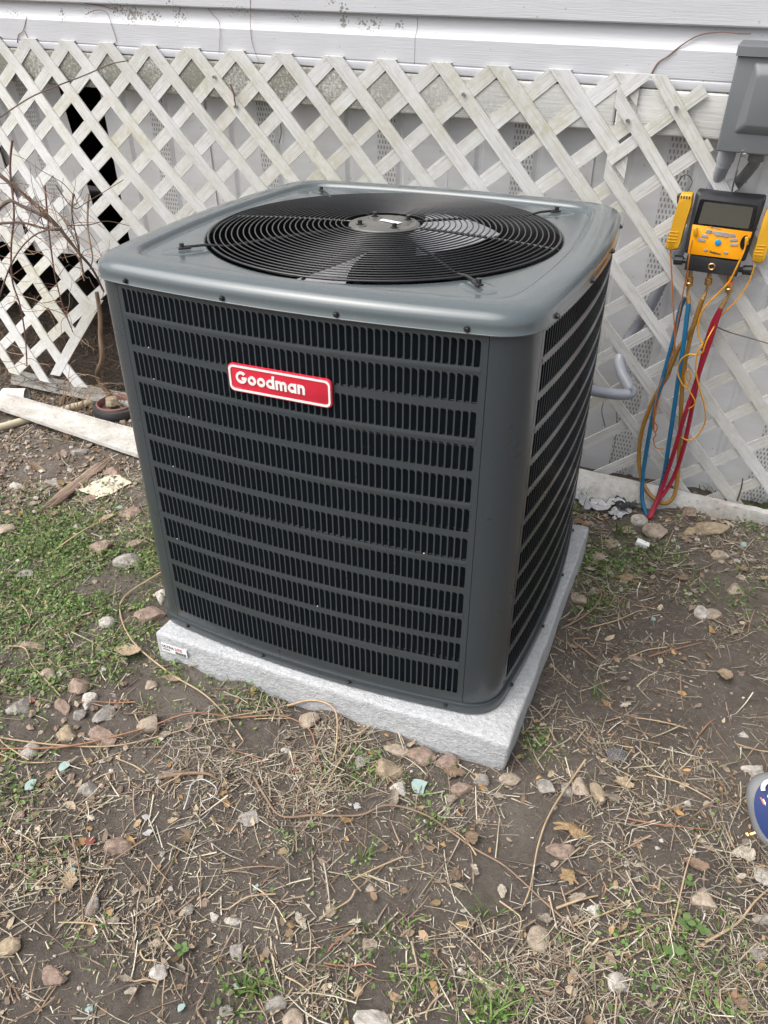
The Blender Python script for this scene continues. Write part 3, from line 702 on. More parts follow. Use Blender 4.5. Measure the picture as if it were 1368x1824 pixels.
for (c_, ri_) in ((3, 1), (3, 2), (4, 5), (9, 3), (2, 8), (48, 6), (30, 9)):            # bits of lint caught in the slots
    x = X0+PITCH*c_+.006; MB().lathe([(.0001, -.0008), (.0011, -.0003), (.0009, .0006), (.0001, .0010)], 6, Matrix.Translation((x, yf(x)-.0003, ROWS[ri_][0]+.0016))).build('lint', M['white_paper'], ac)
# ------------------------------------------------------------------ electrical box, conduits
M['box'] = pm('box_enamel', (.115, .125, .132), (.145, .155, .16), 5, .38, bmp=(300, .1, .0005), coat=.1)
M['conduit'] = pm('conduit_pvc', (.25, .265, .30), (.31, .325, .355), 12, .36)
M['conduit_dk'] = pm('conduit_dark', (.16, .165, .17), (.21, .21, .21), 12, .5)
M['steel'] = pm('steel_wire', (.6, .6, .6), (.4, .4, .4), 90, .3, 1.)
box = thing('electrical_box', 'grey metal electrical disconnect box mounted on the siding', 'electrical box', mat=WM)
tl = wl(1314, 98, .10); bl = wl(1275, 270, .10); ub = tl.x; W_ = .20; ht = tl.z-bl.z; ub = (tl.x+bl.x)/2
mb = MB(); mb.box((ub+W_/2, -.046, bl.z+ht/2), (W_, .106, ht), bev=.004); mb.build('box_body', M['box'], box)
mb = MB(); mb.prism([(ub-.003, tl.z-.001), (ub+W_+.003, tl.z-.001), (ub+W_+.003, tl.z+.016), (ub-.003, tl.z+.016)], -.107, .0, inset=.003); mb.build('box_hood', M['box'], box)
a_ = [wl(x, y, .112) for x, y in ((1345, 122), (1338, 225))]
q0 = [(a_[0].x-.012, a_[1].z-.018), (ub+W_-.012, a_[1].z-.018), (ub+W_-.02, a_[0].z+.010), (a_[0].x-.004, a_[0].z+.010)]
q1 = [(a_[0].x+.006, a_[1].z+.002), (ub+W_-.03, a_[1].z+.002), (ub+W_-.035, a_[0].z-.012), (a_[0].x+.008, a_[0].z-.012)]
def rc(q, r=.008, n=5):
    out = []
    for i in range(4):
        p = Vector((*q[i], 0)); a = Vector((*q[i-1], 0)); b_ = Vector((*q[(i+1) % 4], 0)); e0 = p+(a-p).normalized()*r; e1 = p+(b_-p).normalized()*r
        for k in range(n+1):
            t = k/n; v = e0*(1-t)**2+p*2*t*(1-t)+e1*t*t; out.append((v.x, v.y))
    return out
A = rc(q0); B = rc(q1, .008); n = len(A); mb = MB()
vs = [(x, -.0985, z) for x, z in A]+[(x, -.1005, z) for x, z in [((p[0]*.9+r[0]*.1), (p[1]*.9+r[1]*.1)) for p, r in zip(A, B)]]+[(x, -.1105, z) for x, z in [((p[0]*.15+r[0]*.85), (p[1]*.15+r[1]*.85)) for p, r in zip(A, B)]]+[(x, -.1115, z) for x, z in B]
mb.add(vs, [(k*n+i, k*n+(i+1) % n, (k+1)*n+(i+1) % n, (k+1)*n+i) for k in range(3) for i in range(n)]+[tuple(range(3*n, 4*n))]); mb.build('raised_cover', M['box'], box, 50)
hp = wl(1325, 270, .10); MB().box((hp.x, -.099, bl.z-.002), (.012, .004, .008), bev=.001).build('hasp', M['steel'], box)
# left conduit: from the box down behind the lattice and out to the unit
cd1 = thing('flexible_conduit', 'light grey flexible conduit looping through the lattice to the air conditioner', 'conduit', tuple(WM @ Vector((ub+.03, -.05, bl.z))))
base_ = cd1.location.copy()
def wpt(x, y, w): return WM @ wl(x, y, w)
P = [wpt(1297, 268, .045), wpt(1290, 290, .035), wpt(1270, 335, -.015), wpt(1225, 420, -.04), wpt(1180, 500, -.045), wpt(1150, 560, -.045), wpt(1118, 605, -.03), wpt(1104, 640, .01), wpt(1108, 664, .045), wpt(1119, 688, .072), wpt(1125, 697, .08), wpt(1119, 702, .088), wpt(1095, 702, .10), wpt(1062, 697, .115), wpt(1030, 690, .135), wpt(1000, 684, .16)]
S = [p-base_ for p in spline(P, 14)]
mb = MB(); k = len(S); mb.tube(S, [.0142*(1+.035*(1 if (i % 2) else -1)) for i in range(k)], 14); tube_ = mb.build('conduit_tube', M['conduit'], cd1, 60)
mb = MB(); p0 = P[0]-base_; d_ = (P[1]-P[0]).normalized(); mb.cyl(p0-d_*.012, p0+d_*.022, .018, 20); mb.cyl(p0+d_*.022, p0+d_*.034, .0155, 20); mb.build('conduit_fitting', M['conduit'], cd1)
cd2 = thing('conduit', 'short dark grey corrugated conduit running from the box into the skirting', 'conduit', tuple(wpt(1345, 276, .03)))
b2 = cd2.location.copy(); S = [p-b2 for p in spline([wpt(1348, 276, .04), wpt(1344, 290, .03), wpt(1332, 306, .0), wpt(1318, 322, -.03), wpt(1306, 334, -.07)], 9)]
mb = MB(); mb.tube(S, [.0115*(1+.05*(1 if (i % 2) else -1)) for i in range(len(S))], 14); mb.build('conduit_tube', M['conduit_dk'], cd2, 60)
p0 = S[0]; mb = MB(); mb.cyl(p0+Vector((0, 0, .008)), p0-Vector((0, 0, .012)), .016, 18); mb.build('conduit_fitting', M['conduit_dk'], cd2)
hk = thing('wire_hook', 'thin steel wire hook holding the yellow gauge under the box', 'hook', tuple(wpt(1303, 340, .03))); b3 = hk.location.copy()
mb = MB(); mb.tube([p-b3 for p in spline([wpt(1327, 272, .098), wpt(1323, 268, .104), wpt(1320, 276, .10), wpt(1313, 303, .075), wpt(1307, 325, .055), wpt(1303, 345, .04)], 6)], .0016, 6); mb.build('wire', M['steel'], hk)
mb = MB(); mb.tube([p-b3 for p in (wpt(1313, 303, .076), wpt(1309, 318, .062))], .0024, 6); mb.build('swivel', M['conduit_dk'], hk)

# ------------------------------------------------------------------ refrigerant gauge
M['g_black'] = pm('gauge_rubber', (.018, .019, .022), (.03, .031, .034), 30, .48, bmp=(500, .15, .0004))
M['g_yellow'] = pm('gauge_yellow', (.82, .34, .006), (.78, .31, .006), 20, .38)
M['c_yellow'] = pm('clamp_yellow', (.68, .36, .018), (.56, .29, .016), 12, .45, bmp=(400, .1, .0004))
M['lcd'] = pm('lcd_glass', (.072, .071, .055), (.085, .083, .065), 3, .12, coat=.4)
M['bezel'] = pm('bezel_gloss', (.008, .008, .01), (.012, .012, .014), 10, .15)
M['g_grey'] = pm('key_grey', (.33, .34, .35), (.28, .29, .30), 40, .45); M['g_blue'] = pm('key_blue', (.02, .33, .62), (.02, .28, .55), 40, .4)
M['brass'] = pm('brass', (.62, .40, .17), (.48, .30, .12), 60, .32, .9, rvar=.2); M['orange'] = pm('orange_seal', (.75, .16, .03), (.65, .13, .03), 40, .5)
gg = thing('manifold_gauge', 'yellow and black digital refrigerant gauge hanging in front of the lattice', 'gauge', mat=WM)
def gc(x, y, w=.045): p = wl(1168+x/6.84, 320+y/6.84, w); return (p.x, p.z)
def plate(pts, w0, w1, m, name, parent, inset=.0, round_=0.):
    q = [gc(x, y, w1) for x, y in pts]
    if round_: q = rcn(q, round_)
    return MB().prism(q, -w1, -w0, inset=inset).build(name, M[m], parent, 40)
def rcn(q, r, n=5):
    out = []; N_ = len(q)
    for i in range(N_):
        p = Vector((*q[i], 0)); a = Vector((*q[i-1], 0)); b_ = Vector((*q[(i+1) % N_], 0)); rr = min(r, (a-p).length*.45, (b_-p).length*.45)
        e0 = p+(a-p).normalized()*rr; e1 = p+(b_-p).normalized()*rr
        for k in range(n+1): t = k/n; v = e0*(1-t)**2+p*2*t*(1-t)+e1*t*t; out.append((v.x, v.y))
    return out
body = plate([(490, 150), (900, 200), (1335, 235), (1330, 300), (1085, 1010), (345, 900), (350, 830)], .018, .055, 'g_black', 'gauge_body', gg, .006, .008)
plate([(545, 235), (1245, 320), (1180, 640), (450, 545)], .054, .0562, 'bezel', 'bezel', gg, .0005, .003)
plate([(590, 270), (1192, 340), (1130, 600), (512, 530)], .0555, .0568, 'lcd', 'screen', gg, 0, .003)
face = plate([(448, 547), (1178, 642), (1120, 800), (1010, 978), (388, 902)], .054, .0575, 'g_yellow', 'face_plate', gg, .0005, .002)
for q_ in ([(600, 640), (625, 610), (690, 620), (668, 662)], [(685, 640), (715, 628), (888, 652), (890, 700), (850, 706), (830, 692), (770, 684), (740, 690)], [(895, 660), (960, 660), (975, 695), (905, 695)], [(565, 662), (640, 680), (630, 712), (550, 695)], [(905, 725), (990, 715), (1000, 745), (905, 755)], [(520, 712), (608, 730), (600, 762), (510, 745)], [(910, 780), (1000, 775), (1000, 805), (905, 808)], [(580, 855), (605, 840), (638, 855), (620, 875), (590, 873)], [(822, 888), (850, 872), (885, 890), (865, 908), (835, 906)]):
    k_ = plate(q_, .0574, .0592, 'g_grey', 'key', gg, .0004, .0015)
cx, cz = gc(758, 765, .058); MB().lathe([(.0068, 0), (.0068, .002), (.0055, .0026), (.0001, .0026)], 20, Matrix.Translation((cx, -.0574, cz)) @ Matrix.Rotation(pi/2, 4, 'X')).build('power_key', M['g_blue'], gg)
cx, cz = gc(1085, 765, .058); MB().lathe([(.0001, .0), (.0115, .0), (.0115, .002)], 24, Matrix.Translation((cx, -.0576, cz)) @ Matrix.Rotation(pi/2, 4, 'X') @ Matrix.Diagonal((.8, 1.35, 1, 1))).build('socket_recess', M['bezel'], gg)
tx, tz = gc(652, 885, .059); put_text('lettering', 'Fieldpiece', .0062, M['black_print'], face, Matrix.Translation((tx, -.0577, tz-.001)) @ Matrix.Rotation(.09, 4, 'Y') @ FRONT, .0002)
tx, tz = gc(655, 575, .059); put_text('lettering', 'Digital Manifold', .0040, M['g_grey'], face, Matrix.Translation((tx, -.0579, tz-.0015)) @ Matrix.Rotation(.10, 4, 'Y') @ FRONT)
for (x, y) in ((480, 620), (1110, 735)): plate([(x-22, y-30), (x+22, y-30), (x+18, y+65), (x-28, y+65)], .057, .068, 'c_yellow', 'plug', gg, .001, .002)
bar_ = plate([(385, 915), (1035, 1010), (985, 1190), (345, 1100)], .012, .058, 'g_black', 'manifold_block', gg, .002, .002)
cx, cz = gc(680, 1062, .06); MB().lathe([(.0050, 0), (.0050, .002), (.0068, .003), (.0082, .002), (.0082, 0)], 28, Matrix.Translation((cx, -.0578, cz)) @ Matrix.Rotation(pi/2, 4, 'X')).build('sight_glass_ring', M['brass'], bar_)
for (xa, ya, xb, yb) in ((375, 990, 222, 975), (1010, 1095, 1178, 1105)):
    a0 = gc(xa, ya, .035); b0 = gc(xb, yb, .035); va = Vector((a0[0], -.035, a0[1])); vb = Vector((b0[0], -.035, b0[1])); d_ = (vb-va)
    mb = MB(); mb.tube([va, va+d_*.25, va+d_*.3, va+d_*.96, vb], [.006, .006, .0105, .0115, .010], 10); mb.build('valve_knob', M['g_black'], gg, 30)
def clamp(pts_c, name_lbl, w0=.02):
    c0 = wl(*pts_c[0][1], .03) if False else None
clx = {'l': [(300, 180), (450, 180), (440, 300), (385, 470), (335, 640), (300, 780), (268, 850), (190, 868), (118, 842), (128, 760), (180, 610), (215, 470), (270, 290)],
       'r': [(1368, 330), (1500, 350), (1480, 470), (1430, 620), (1385, 800), (1345, 920), (1320, 1000), (1260, 1025), (1172, 1002), (1180, 900), (1220, 800), (1262, 640), (1310, 460)]}
for key, lbl in (('l', 'yellow pipe clamp sensor clipped to the left of the gauge'), ('r', 'yellow pipe clamp sensor at the right edge of the gauge')):
    cl = thing('pipe_clamp', lbl, 'clamp', mat=WM, group='yellow clamps on the gauge')
    q = rcn([gc(x, y, .05) for x, y in clx[key]], .004); MB().prism(q, -.052, -.026, inset=.003).build('clamp_body', M['c_yellow'], cl, 50)
    for i in range(4):
        dx = 0 if key == 'l' else 1058; dy = 0 if key == 'l' else 165; y = 635+i*38; x = 175-i*12
        a0 = gc(x+dx, y+dy, .052); b0 = gc(x+dx+105, y+dy+8, .052); mb = MB(); mb.tube([(a0[0], -.0524, a0[1]), (b0[0], -.0524, b0[1])], .0012, 6); mb.build('grip_ridge', M['c_yellow'], cl)
    for i in range(4):
        dx = 0 if key == 'l' else 1066; dy = 0 if key == 'l' else 160; a0 = gc(312+dx+i*33, 212+dy+3*i, .052); MB().box((a0[0], -.0516, a0[1]), (.0028, .002, .006)).build('vent_slot', M['g_black'], cl)
    if key == 'l':
        q = [gc(x, y, .04) for x, y in ((262, 190), (300, 175), (292, 260), (262, 292))]; MB().prism(q, -.045, -.028, inset=.001).build('jaw', M['g_black'], cl)
# brass couplings
HB = []
for (x0, y0, x1, y1, x2, y2, x3, y3, seal) in ((425, 1110, 405, 1300, 390, 1370, 402, 1510, 0), (655, 1150, 635, 1280, 618, 1350, 572, 1460, 0), (895, 1185, 890, 1370, 880, 1420, 795, 1565, 1)):
    w = .04; mk = lambda x, y, w_=w: Vector((lambda p: (p[0], -w_, p[1]))(gc(x, y, w_)))
    a, b_, c_, d_ = mk(x0, y0), mk(x1, y1), mk(x2, y2), mk(x3, y3, .046); ft = bpy.data.objects.new('hose_coupling', None); COL.objects.link(ft); ft.parent = gg
    ax = b_-a; mb = MB(); mb.tube([a-ax*.1, a+ax*.42, a+ax*.43, a+ax*.62, a+ax*.66, a+ax*.70, a+ax*.74, a+ax*.97, b_], [.0052, .0052, .0082, .0086, .0074, .0074, .0086, .0084, .0065], 14); mb.build('nut', M['brass'], ft, 25)
    if seal: MB().tube([a+ax*.28, a+ax*.46], .0084, 14).build('seal', M['orange'], ft)
    mb = MB(); mb.tube(spline([b_-ax*.05, c_, c_*.3+d_*.7, d_], 5), .0034, 10); e = d_-c_; mb.tube([c_+e*.35, c_+e*.4, c_+e*.6, c_+e*.62, c_+e*.66, d_], [.004, .0056, .0056, .0048, .0060, .0060], 10); mb.build('elbow', M['brass'], ft, 30)
    HB.append(WM @ d_)

# hoses
for nm, c1 in (('blue', (.012, .145, .29)), ('red', (.33, .012, .035)), ('tan', (.36, .19, .035))):
    M['h_'+nm] = pm('hose_'+nm, c1, tuple(x*.75 for x in c1), 10, .42)
M['w_yellow'] = pm('wire_yellow', (.72, .33, .012), (.62, .28, .01), 10, .4); M['w_orange'] = pm('wire_orange', (.50, .17, .02), (.42, .13, .015), 10, .45)
def run(name, lbl, cat, pts, r, m, part='hose', first=None, group=None, n=8, sides=10):
    P = [wpt(*p) if len(p) == 3 else gp(p[0], p[1], p[3]) for p in pts]
    if first is not None: P = [first]+P
    t = thing(name, lbl, cat, tuple(P[-1]), group=group); b0 = t.location.copy()
    MB().tube([p-b0 for p in spline(P, n)], r, sides).build(part, m, t, 60); return t
GZ = G+.012
hs_ = run('refrigerant_hose', 'blue refrigerant hose hanging from the gauge down to the ground', 'hose', [(1224, 560, .05), (1218, 610, .055), (1209, 670, .055), (1199, 740, .055), (1190, 800, .055), (1183, 845, .06), (1172, 885, .07), (1158, 918, .10), (1152, 916, .10), (1144, 890, .08), (1145, 850, .06), (1152, 800, .05), (1163, 740, .045), (1176, 690, .04), (1190, 640, .036), (1203, 590, .034), (1212, 550, .034), (1220, 530, .034)],   .0056, M['h_blue'], first=HB[0], group='gauge hoses')
run('refrigerant_hose', 'mustard brown refrigerant hose looping widest beside the blue one', 'hose', [(1247, 545, .045), (1238, 575, .042), (1225, 598, .040), (1208, 622, .038), (1196, 650, .036), (1178, 685, .034), (1158, 725, .034), (1143, 770, .036), (1138, 815, .04), (1142, 850, .05), (1154, 876, .065), (1172, 893, .08), (1188, 896, .085), (1201, 882, .075), (1207, 850, .06), (1210, 800, .048), (1212, 760, .046), (1214, 710, .044), (1218, 660, .040), (1230, 600, .036), (1243, 555, .036), (1250, 535, .036)], .0055, M['h_tan'], first=HB[1], group='gauge hoses')
red = run('refrigerant_hose', 'crimson refrigerant hose reaching lowest to the soil', 'hose', [(1277, 570, .05), (1266, 605, .055), (1250, 650, .06), (1235, 695, .062), (1218, 745, .064), (1205, 790, .066), (1191, 835, .07), (1175, 880, .085), (1157, 919, .12), (1160, 919, .12), (1172, 893, .09), (1190, 868, .07), (1204, 840, .06), (1217, 800, .055), (1226, 760, .052), (1236, 710, .05), (1246, 660, .048), (1258, 610, .046), (1270, 575, .044), (1283, 550, .042)],   .0056, M['h_red'], first=HB[2], group='gauge hoses')
mb = MB()
for (x, y) in ((1257, 603), (1254, 612), (1250, 622), (1192, 819), (1190, 826), (1187, 833), (1184, 843), (1216, 742)):
    p = wpt(x, y, .0665 if y < 700 else .078)-red.location; mb.box(p, (.003, .0012, .0075), Matrix.Translation(p) @ WM.to_3x3().to_4x4() @ Matrix.Rotation(.32, 4, 'Y') @ Matrix.Translation(-p))
mb.build('print_mark', M['black_print'], red)
run('sensor_wire', 'bright yellow sensor wire curling over the red hose', 'wire', [(1330, 428, .069), (1326, 445, .07), (1315, 470, .072), (1300, 500, .07), (1282, 520, .068), (1262, 540, .066), (1248, 560, .064), (1243, 585, .064), (1247, 605, .066), (1252, 612, .068), (1246, 620, .072), (1240, 640, .074), (1240, 665, .074), (1247, 695, .072), (1254, 720, .07), (1257, 745, .068), (1250, 765, .066), (1238, 780, .064), (1225, 784, .064), (1213, 778, .062)], .0021, M['w_yellow'], 'wire', sides=6)
run('sensor_wire', 'yellow sensor wire coiled behind the hoses below the gauge', 'wire', [(1344, 472, .05), (1335, 500, .046), (1318, 528, .045), (1300, 548, .046), (1283, 565, .044), (1262, 600, .07), (1254, 620, .074), (1252, 627, .074), (1243, 632, .07), (1228, 631, .066), (1214, 640, .062), (1207, 660, .06), (1212, 678, .066), (1222, 690, .068), (1230, 672, .07), (1226, 658, .07), (1220, 672, .07), (1224, 690, .07), (1230, 700, .07), (1238, 716, .07), (1232, 725, .068), (1220, 730, .066)], .0017, M['w_yellow'], 'wire', sides=6)
run('sensor_wire', 'rust orange sensor wire hanging from the left yellow clamp', 'wire', [(1194, 447, .045), (1196, 480, .044), (1198, 520, .042), (1200, 560, .040), (1202, 600, .040), (1200, 640, .036), (1192, 670, .034), (1180, 690, .032), (1172, 720, .05), (1166, 745, .055), (1165, 765, .055), (1168, 775, .055), (1164, 782, .055), (1168, 797, .055), (1182, 800, .055)], .0016, M['w_orange'], 'wire', sides=6)
run('sensor_wire', 'thin orange sensor wire running down beside the blue hose', 'wire', [(1234, 428, .068), (1230, 445, .067), (1226, 470, .066), (1222, 495, .05), (1217, 520, .044), (1212, 550, .042), (1206, 580, .042), (1200, 620, .042), (1188, 655, .04), (1174, 690, .046), (1168, 715, .05), (1164, 740, .052), (1166, 752, .054), (1171, 760, .054), (1167, 770, .054), (1163, 760, .054), (1164, 745, .054), (1169, 725, .052)], .0015, M['w_orange'], 'wire', sides=6)
# ------------------------------------------------------------------ rails, pipe, cup, pot on the left; rail on the right
def rail(name, lbl, cat, quad, z, m, lip=.010, th=.004, wob=.003, seed=1):
    # a channel-shaped vinyl strip lying on the ground; quad = photo corners (back-left, back-right, front-right, front-left)
    rr = random.Random(seed); P = [gp(x, y, z) for x, y in quad]; c0 = (P[0]+P[1]+P[2]+P[3])*.25; c0.z = z
    t = thing(name, lbl, cat, tuple(c0)); vs = []; fs = []; n = 24; sec = [(0, lip), (.0, 0), (.12, -.001), (.5, .0015), (.88, -.001), (1., .0), (1., lip*.7), (1.03, lip*.7), (1.03, -th), (-.03, -th), (-.03, lip)]
    k = len(sec)
    for i in range(n+1):
        f = i/n; a = P[0].lerp(P[1], f); b = P[3].lerp(P[2], f); o = Vector((0, 0, wob*(mnoise.noise(Vector((f*5, seed, 0)))+.4*mnoise.noise(Vector((f*17, seed, 3))))))
        for (q, hh) in sec: vs.append(a.lerp(b, q)+o+Vector((0, 0, hh))-c0)
    for i in range(n): fs += [(i*k+j, i*k+(j+1) % k, (i+1)*k+(j+1) % k, (i+1)*k+j) for j in range(k)]
    fs += [tuple(range(k))[::-1], tuple(n*k+j for j in range(k))]
    MB().add(vs, fs).build('channel', m, t, 35); return t
rail('vinyl_rail', 'dirty white vinyl channel lying loose on the ground left of the air conditioner', 'rail', [(-120, 668), (290, 784), (290, 828), (-120, 687)], G+.030, M['rail'], seed=3, lip=.011)
rail('vinyl_rail', 'white bottom track of the lattice half hidden behind the loose vinyl channel', 'rail', [(20, 664), (300, 722), (300, 738), (20, 682)], G+.024, M['rail'], seed=5, lip=.014)
rl = thing('base_rail', 'weathered white painted board along the foot of the right lattice', 'rail', tuple(gp(1200, 895)))
vs = []; n = 30
for i in range(n+1):
    x = 985+i*(1500-985)/n; t_ = gp(x, 843+(x-1030)*.222, G+.052); b_ = gp(x, 884+(x-1040)*.172, G+.005); o = Vector((0, 0, .0028*mnoise.noise(Vector((i*.6, 2, 0)))))
    bk = Vector((-.02, .45, -.0))*.045; L0 = rl.location
    vs += [b_-L0+Vector((0, 0, -.03)), b_-L0+o*.5, b_.lerp(t_, .85)-L0+o, t_-L0+o+Vector((0, .003, .002)), t_-L0+o+Vector((0, .028, .001)), t_-L0+Vector((0, .028, -.09))]
MB().add(vs, [(i*6+j, i*6+(j+1) % 6, (i+1)*6+(j+1) % 6, (i+1)*6+j) for i in range(n) for j in range(6)]+[(5, 4, 3, 2, 1, 0)]).build('board', M['rail'], rl, 35)
M['pvc'] = pm('pvc_pipe', (.50, .44, .30), (.60, .54, .42), 14, .5)
a, b = gp(-60, 778, G+.006), gp(190, 709, G+.006); pp = thing('plastic_pipe', 'cream plastic pipe lying across the stones at the left edge', 'pipe', tuple((a+b)*.5))
MB().tube([a-pp.location, (a+b)*.5-pp.location+Vector((0, 0, .001)), b-pp.location], .0125, 16).build('pipe', M['pvc'], pp)
M['cup'] = pm('cup_plastic', (.75, .74, .70), (.68, .66, .6), 20, .5); M['ink'] = pm('blue_ink', (.06, .05, .42), (.08, .07, .5), 40, .6)
cpos = gp(22, 704, G+.022); cup = thing('plastic_cup', 'white cup with blue handwriting lying beside the loose rail', 'cup', tuple(cpos)); cup.rotation_euler = (radians(0), radians(88), radians(-158))
MB().lathe([(.0001, .034), (.020, .034), (.0235, .030), (.026, -.05), (.027, -.052), (.0245, -.05), (.021, .028), (.0001, .028)], 28).build('cup_body', M['cup'], cup, 40)
mb = MB()
for i, st in enumerate(([(0, 0), (.3, 1), (.6, 0)], [(.15, .4), (.45, .4)], [(.8, 1), (.8, 0), (1.1, 0)], [(1.3, 0), (1.3, 1), (1.7, .5), (1.3, 0)], [(2.2, .9), (1.9, .6), (2.2, .3), (2., 0)], [(2.5, 0), (2.5, 1), (2.9, .8), (2.5, .5)])):
    pts_ = []
    for (x, y) in st:
        ph = 1.75+(y-.5)*.62; z = .012-x*.014; pts_.append((.0262*cos(ph), .0262*sin(ph), z))
    mb.tube(pts_, .0009, 5)
mb.build('handwriting', M['ink'], cup)
M['rubber'] = pm('pot_rubber', (.028, .028, .03), (.05, .05, .05), 14, .7, bmp=(120, .4, .002)); M['terra'] = pm('pot_terracotta', (.20, .085, .075), (.25, .12, .10), 20, .7); M['bark'] = pm('stem_bark', (.15, .095, .06), (.22, .15, .10), 40, .85, bmp=(160, .6, .002), stretch=(1, 1, .3))
ppos = gp(211, 737, G); pot = thing('flower_pot', 'low dark flower pot with reddish rim and dried stems behind the unit corner', 'pot', tuple(ppos))
MB().lathe([(.062, -.01), (.078, .0), (.082, .025), (.078, .036), (.068, .038)], 36).build('pot_ring', M['rubber'], pot, 50)
MB().lathe([(.067, .026), (.067, .044), (.063, .046), (.060, .043), (.060, .02)], 36).build('pot_rim', M['terra'], pot, 50)
MB().lathe([(.061, .022), (.0001, .026)], 36).build('pot_soil', M['soil'], pot)
st = thing('dead_sapling', 'bare brown stem standing upright between the lattice and the unit', 'sapling', tuple(gp(196, 716, G))); b0 = st.location.copy()
MB().tube([p-b0 for p in spline([gp(196, 718, G-.01), gp(196, 716, G)+Vector((0, 0, .03)), gp(192, 690, G+.0)+Vector((.0, -.04, .06)), wpt(182, 640, .20), wpt(179, 600, .19), wpt(178, 560, .17), wpt(172, 520, .16)], 5)], lambda f: .0105-.004*f, 10).build('stem', M['bark'], st, 60)

# ------------------------------------------------------------------ bare shrub against the lattice
M['twig'] = pm('twig_dark', (.085, .058, .045), (.13, .09, .07), 30, .85, bmp=(200, .4, .001)); M['twig_tan'] = pm('twig_tan', (.28, .18, .11), (.36, .25, .16), 30, .8); M['vine'] = pm('vine_red', (.14, .07, .055), (.20, .11, .085), 30, .8)
sh = thing('bare_shrub', 'leafless tangled shrub leaning on the lattice at the left edge', 'shrub', tuple(gp(10, 690))); b0 = sh.location.copy()
def branch(pts, r0, r1, m='twig', nm='branch', side=6):
    P = spline([wpt(*p) if len(p) == 3 else p for p in pts], 6); MB().tube([p-b0 for p in P], lambda f: r0+(r1-r0)*f, side).build(nm, M[m], sh, 60); return P
mains = [branch([(-40, 280, .26), (0, 312, .25), (60, 362, .25), (100, 400, .25), (140, 450, .24), (165, 480, .22), (185, 520, .2)], .0075, .0035),
         branch([(-30, 400, .28), (0, 398, .28), (40, 397, .27), (85, 408, .26), (108, 410, .25)], .0042, .003),
         branch([(-10, 380, .28), (16, 358, .28), (40, 368, .27), (75, 384, .26), (100, 402, .25)], .005, .0045),
         branch([(22, 250, .2), (18, 300, .22), (25, 380, .26), (20, 440, .27), (22, 500, .28), (36, 545, .28), (45, 600, .27), (48, 652, .26)], .0035, .0022, 'vine'),
         branch([(80, 330, .22), (88, 420, .24), (98, 490, .25), (112, 545, .25), (130, 592, .24)], .003, .0016, 'vine'),
         branch([(132, 345, .18), (128, 380, .2), (140, 440, .22), (150, 490, .22)], .0028, .0016),
         branch([(158, 345, .16), (156, 400, .18), (162, 440, .2), (165, 460, .2), (160, 480, .2)], .0032, .002, 'twig_tan'),
         branch([(0, 209, .12), (61, 170, .11), (151, 134, .07), (195, 115, .05), (228, 108, .03)], .0022, .0014, 'twig'),
         branch([(-10, 560, .3), (20, 470, .3), (60, 420, .29), (110, 405, .28)], .003, .002),
         branch([(150, 500, .2), (140, 460, .2), (120, 440, .2), (130, 420, .2), (168, 440, .2), (190, 470, .2)], .002, .001, 'twig_tan'),
         branch([(100, 330, .18), (130, 370, .19), (155, 360, .17), (220, 320, .1)], .0018, .001),
         branch([(120, 402, .2), (160, 400, .18), (190, 394, .12), (230, 402, .08)], .0018, .001)]
rs = random.Random(21)
for k in range(120):                                     # fine twigs
    src = rs.choice(mains[:6]); p = src[rs.randrange(len(src))].copy(); d = Vector((rs.uniform(-1, 1), rs.uniform(-.5, .2), rs.uniform(-.4, 1))).normalized(); L = rs.uniform(.05, .20); pts = [p]
    for i in range(5):
        d = (d+Vector((rs.uniform(-.5, .5), rs.uniform(-.25, .25), rs.uniform(-.55, .45)))).normalized(); pts.append(pts[-1]+d*L/5)
    MB().tube([q-b0 for q in spline(pts, 3)], lambda f: .0013-.0007*f, 5).build('twig', M[rs.choice(('twig', 'vine', 'twig_tan', 'twig_tan'))], sh, 60)
dv = thing('dry_grass_clump', 'clump of pale dry stems arching out beside the flower pot', 'dry grass', tuple(gp(110, 745))); b0 = dv.location.copy()
for k in range(16):
    p = gp(110+rs.uniform(-6, 60), 745+rs.uniform(-20, 4), G)+Vector((0, .0, 0)); d = Vector((rs.uniform(-.1, .45), rs.uniform(-.1, .1), 1)).normalized(); L = rs.uniform(.15, .36); pts = [p]
    for i in range(6): d = (d+Vector((rs.uniform(-.05, .30), rs.uniform(-.15, .1), -.12*i*.5))).normalized(); pts.append(pts[-1]+d*L/6)
    MB().tube([q-b0 for q in spline(pts, 3)], lambda f: .0014-.0008*f, 5).build('stem', M['twig_tan'], dv, 60)
# thin dead vines clinging to siding and skirting
def vine(lbl, pts, r=.0012, m='vine'):
    P = [wpt(*p) for p in pts]; t = thing('dead_vine', lbl, 'vine', tuple(P[0])); b_ = t.location.copy(); MB().tube([p-b_ for p in spline(P, 5)], lambda f: r*(1-.4*f), 5).build('stem', M[m], t, 60)
vine('long reddish dead vine on the siding above the newer lattice', [(1160, 132, -.008), (1172, 112, -.008), (1190, 100, -.008), (1212, 82, -.012), (1245, 63, -.018), (1285, 57, -.012), (1320, 60, -.010), (1338, 60, -.010)], .0017)
vine('forked dead vine stub on the siding at far left', [(31, 76, -.008), (33, 62, -.008), (41, 55, -.008), (48, 29, -.012)], .0013)
vine('short dead vine leg beside the forked stub at far left', [(53, 75, -.008), (46, 60, -.008), (42, 54, -.008)], .0011)
vine('hooked thin vine hanging below the big mildew patch', [(153, 26, -.012), (172, 18, -.018), (190, 22, -.014), (200, 48, -.008), (207, 72, -.008), (203, 77, -.006), (192, 78, -.006)], .0009)
vine('thin twig running along the siding into the mildew patch', [(150, 6, -.02), (180, 10, -.02), (210, 18, -.018), (235, 17, -.018)], .0011)
